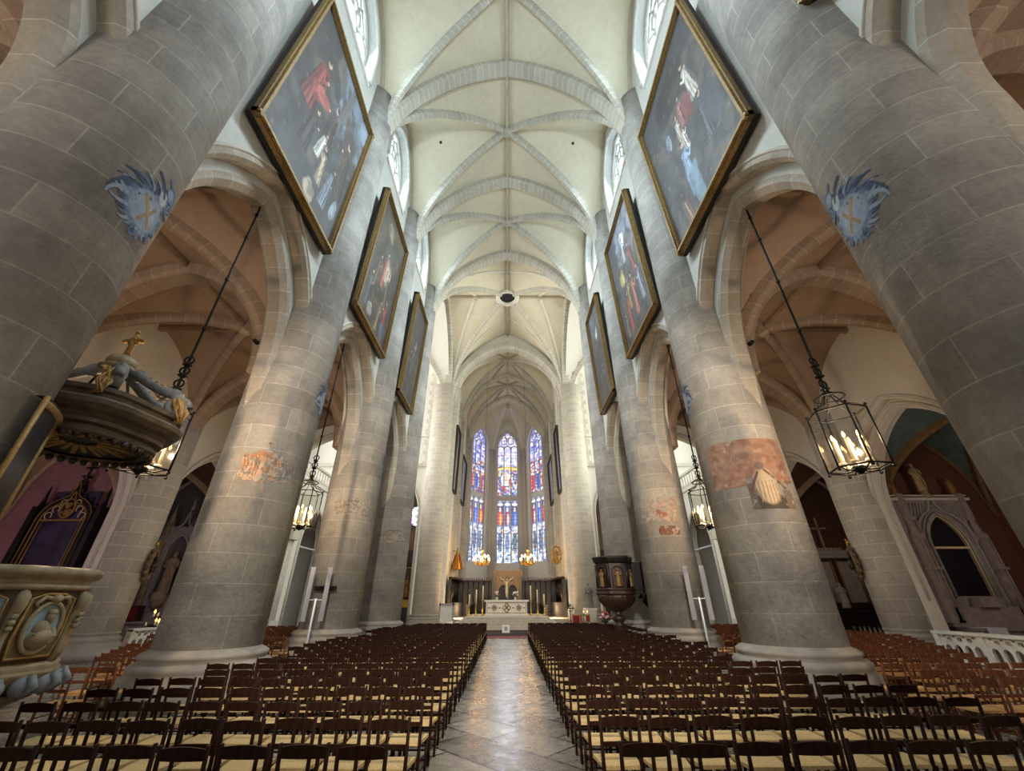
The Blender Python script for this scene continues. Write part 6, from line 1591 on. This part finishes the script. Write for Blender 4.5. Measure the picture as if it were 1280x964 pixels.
# fill spots added unseen behind the viewer to lift piers, chairs and vault
spot('nave_fill_spot', (0, -6, 9), (0, 20, 4), 28, .35, 12500, (1.,.90,.78))
spot('nave_fill_spot', (0, -6, 10), (0, 24, 7), 18, .4, 7000, (1.,.92,.82))
spot('vault_fill_spot', (0, -6, 7), (0, 14, 23), 27, .6, 11000, (.72,.90,1.))
for s in (-1, 1):
    area('transept_window_light', (s*22.6, ym, 20), (radians(90), 0, radians(90*s)), 12, 15, 2800, (1.,.96,.93) if s < 0 else (.97,1.,.92), radians(115))
    area('aisle_fill_light', (s*12.7, -9.8, 6.5), (radians(90), 0, 0), 7, 9, 1250, (1.,.90,.80))  # unseen fill added behind the camera to brighten the aisles
    for k in range(4): area('clerestory_daylight', (s*7.95, (DK[k]+DK[k+1])/2, 27.4), (radians(90-46), 0, radians(90*s)), 3.6, 4.2, 1000, (.74,.90,1.), radians(105))
    for y in (8.25, 15.75): point('lantern_glow', (s*7.75, y, 5.1), 420, .02, (1.,.72,.45))
    for k in (2, 3): point('chapel_fill', (s*20.2, DK[k]+1.6, 4.6), (110 if (s, k) == (-1, 2) else 110 if (s, k) == (1, 2) else 70), .03, (.95,.86,1.0) if s < 0 else (1.,.86,.74))  # added point fill to brighten the chapels, no fixture modelled
    point('chancel_uplight', (s*4.7, 44.0, 1.4), 420, .03, (1.,.66,.36))
    point('chandelier_glow', (s*2.42-.2, 45.2, 5.9), 130, .03, (1.,.74,.45))
area('apse_window_light', (0, 63.2, 16), (radians(90), 0, radians(180)), 3, 16, 450, (.9,.94,1.))
W = bpy.data.worlds.new('church_air'); SC.world = W; W.use_nodes = True
W.node_tree.nodes['Background'].inputs[0].default_value = (.85,.92,1.,1); W.node_tree.nodes['Background'].inputs[1].default_value = .15

cam = bpy.data.cameras.new('camera'); co = bpy.data.objects.new('camera', cam); COL.objects.link(co)
p_, y_, r_ = radians(28.75), radians(.61), radians(-.21)
F = Vector((sin(y_)*cos(p_), cos(y_)*cos(p_), sin(p_))); R0 = Vector((cos(y_), -sin(y_), 0)); U0 = R0.cross(F)
Rr = R0*cos(r_)+U0*sin(r_); U = Rr.cross(F)
mt = Matrix(((Rr.x, U.x, -F.x, .12), (Rr.y, U.y, -F.y, 0), (Rr.z, U.z, -F.z, 2.03), (0, 0, 0, 1)))
co.matrix_world = mt
cam.sensor_fit = 'HORIZONTAL'; cam.sensor_width = 36; cam.lens = 491.5*36/1280; cam.clip_start = .05; cam.clip_end = 300
SC.camera = co
SC.view_settings.view_transform = 'Standard'; SC.view_settings.look = 'None'; SC.view_settings.exposure = 0.
try:
    SC.cycles.use_denoising = True; SC.cycles.denoiser = 'OPENIMAGEDENOISE'
    SC.cycles.max_bounces = 8; SC.cycles.diffuse_bounces = 5; SC.cycles.sample_clamp_indirect = 8.; SC.cycles.use_light_tree = True
except Exception: pass
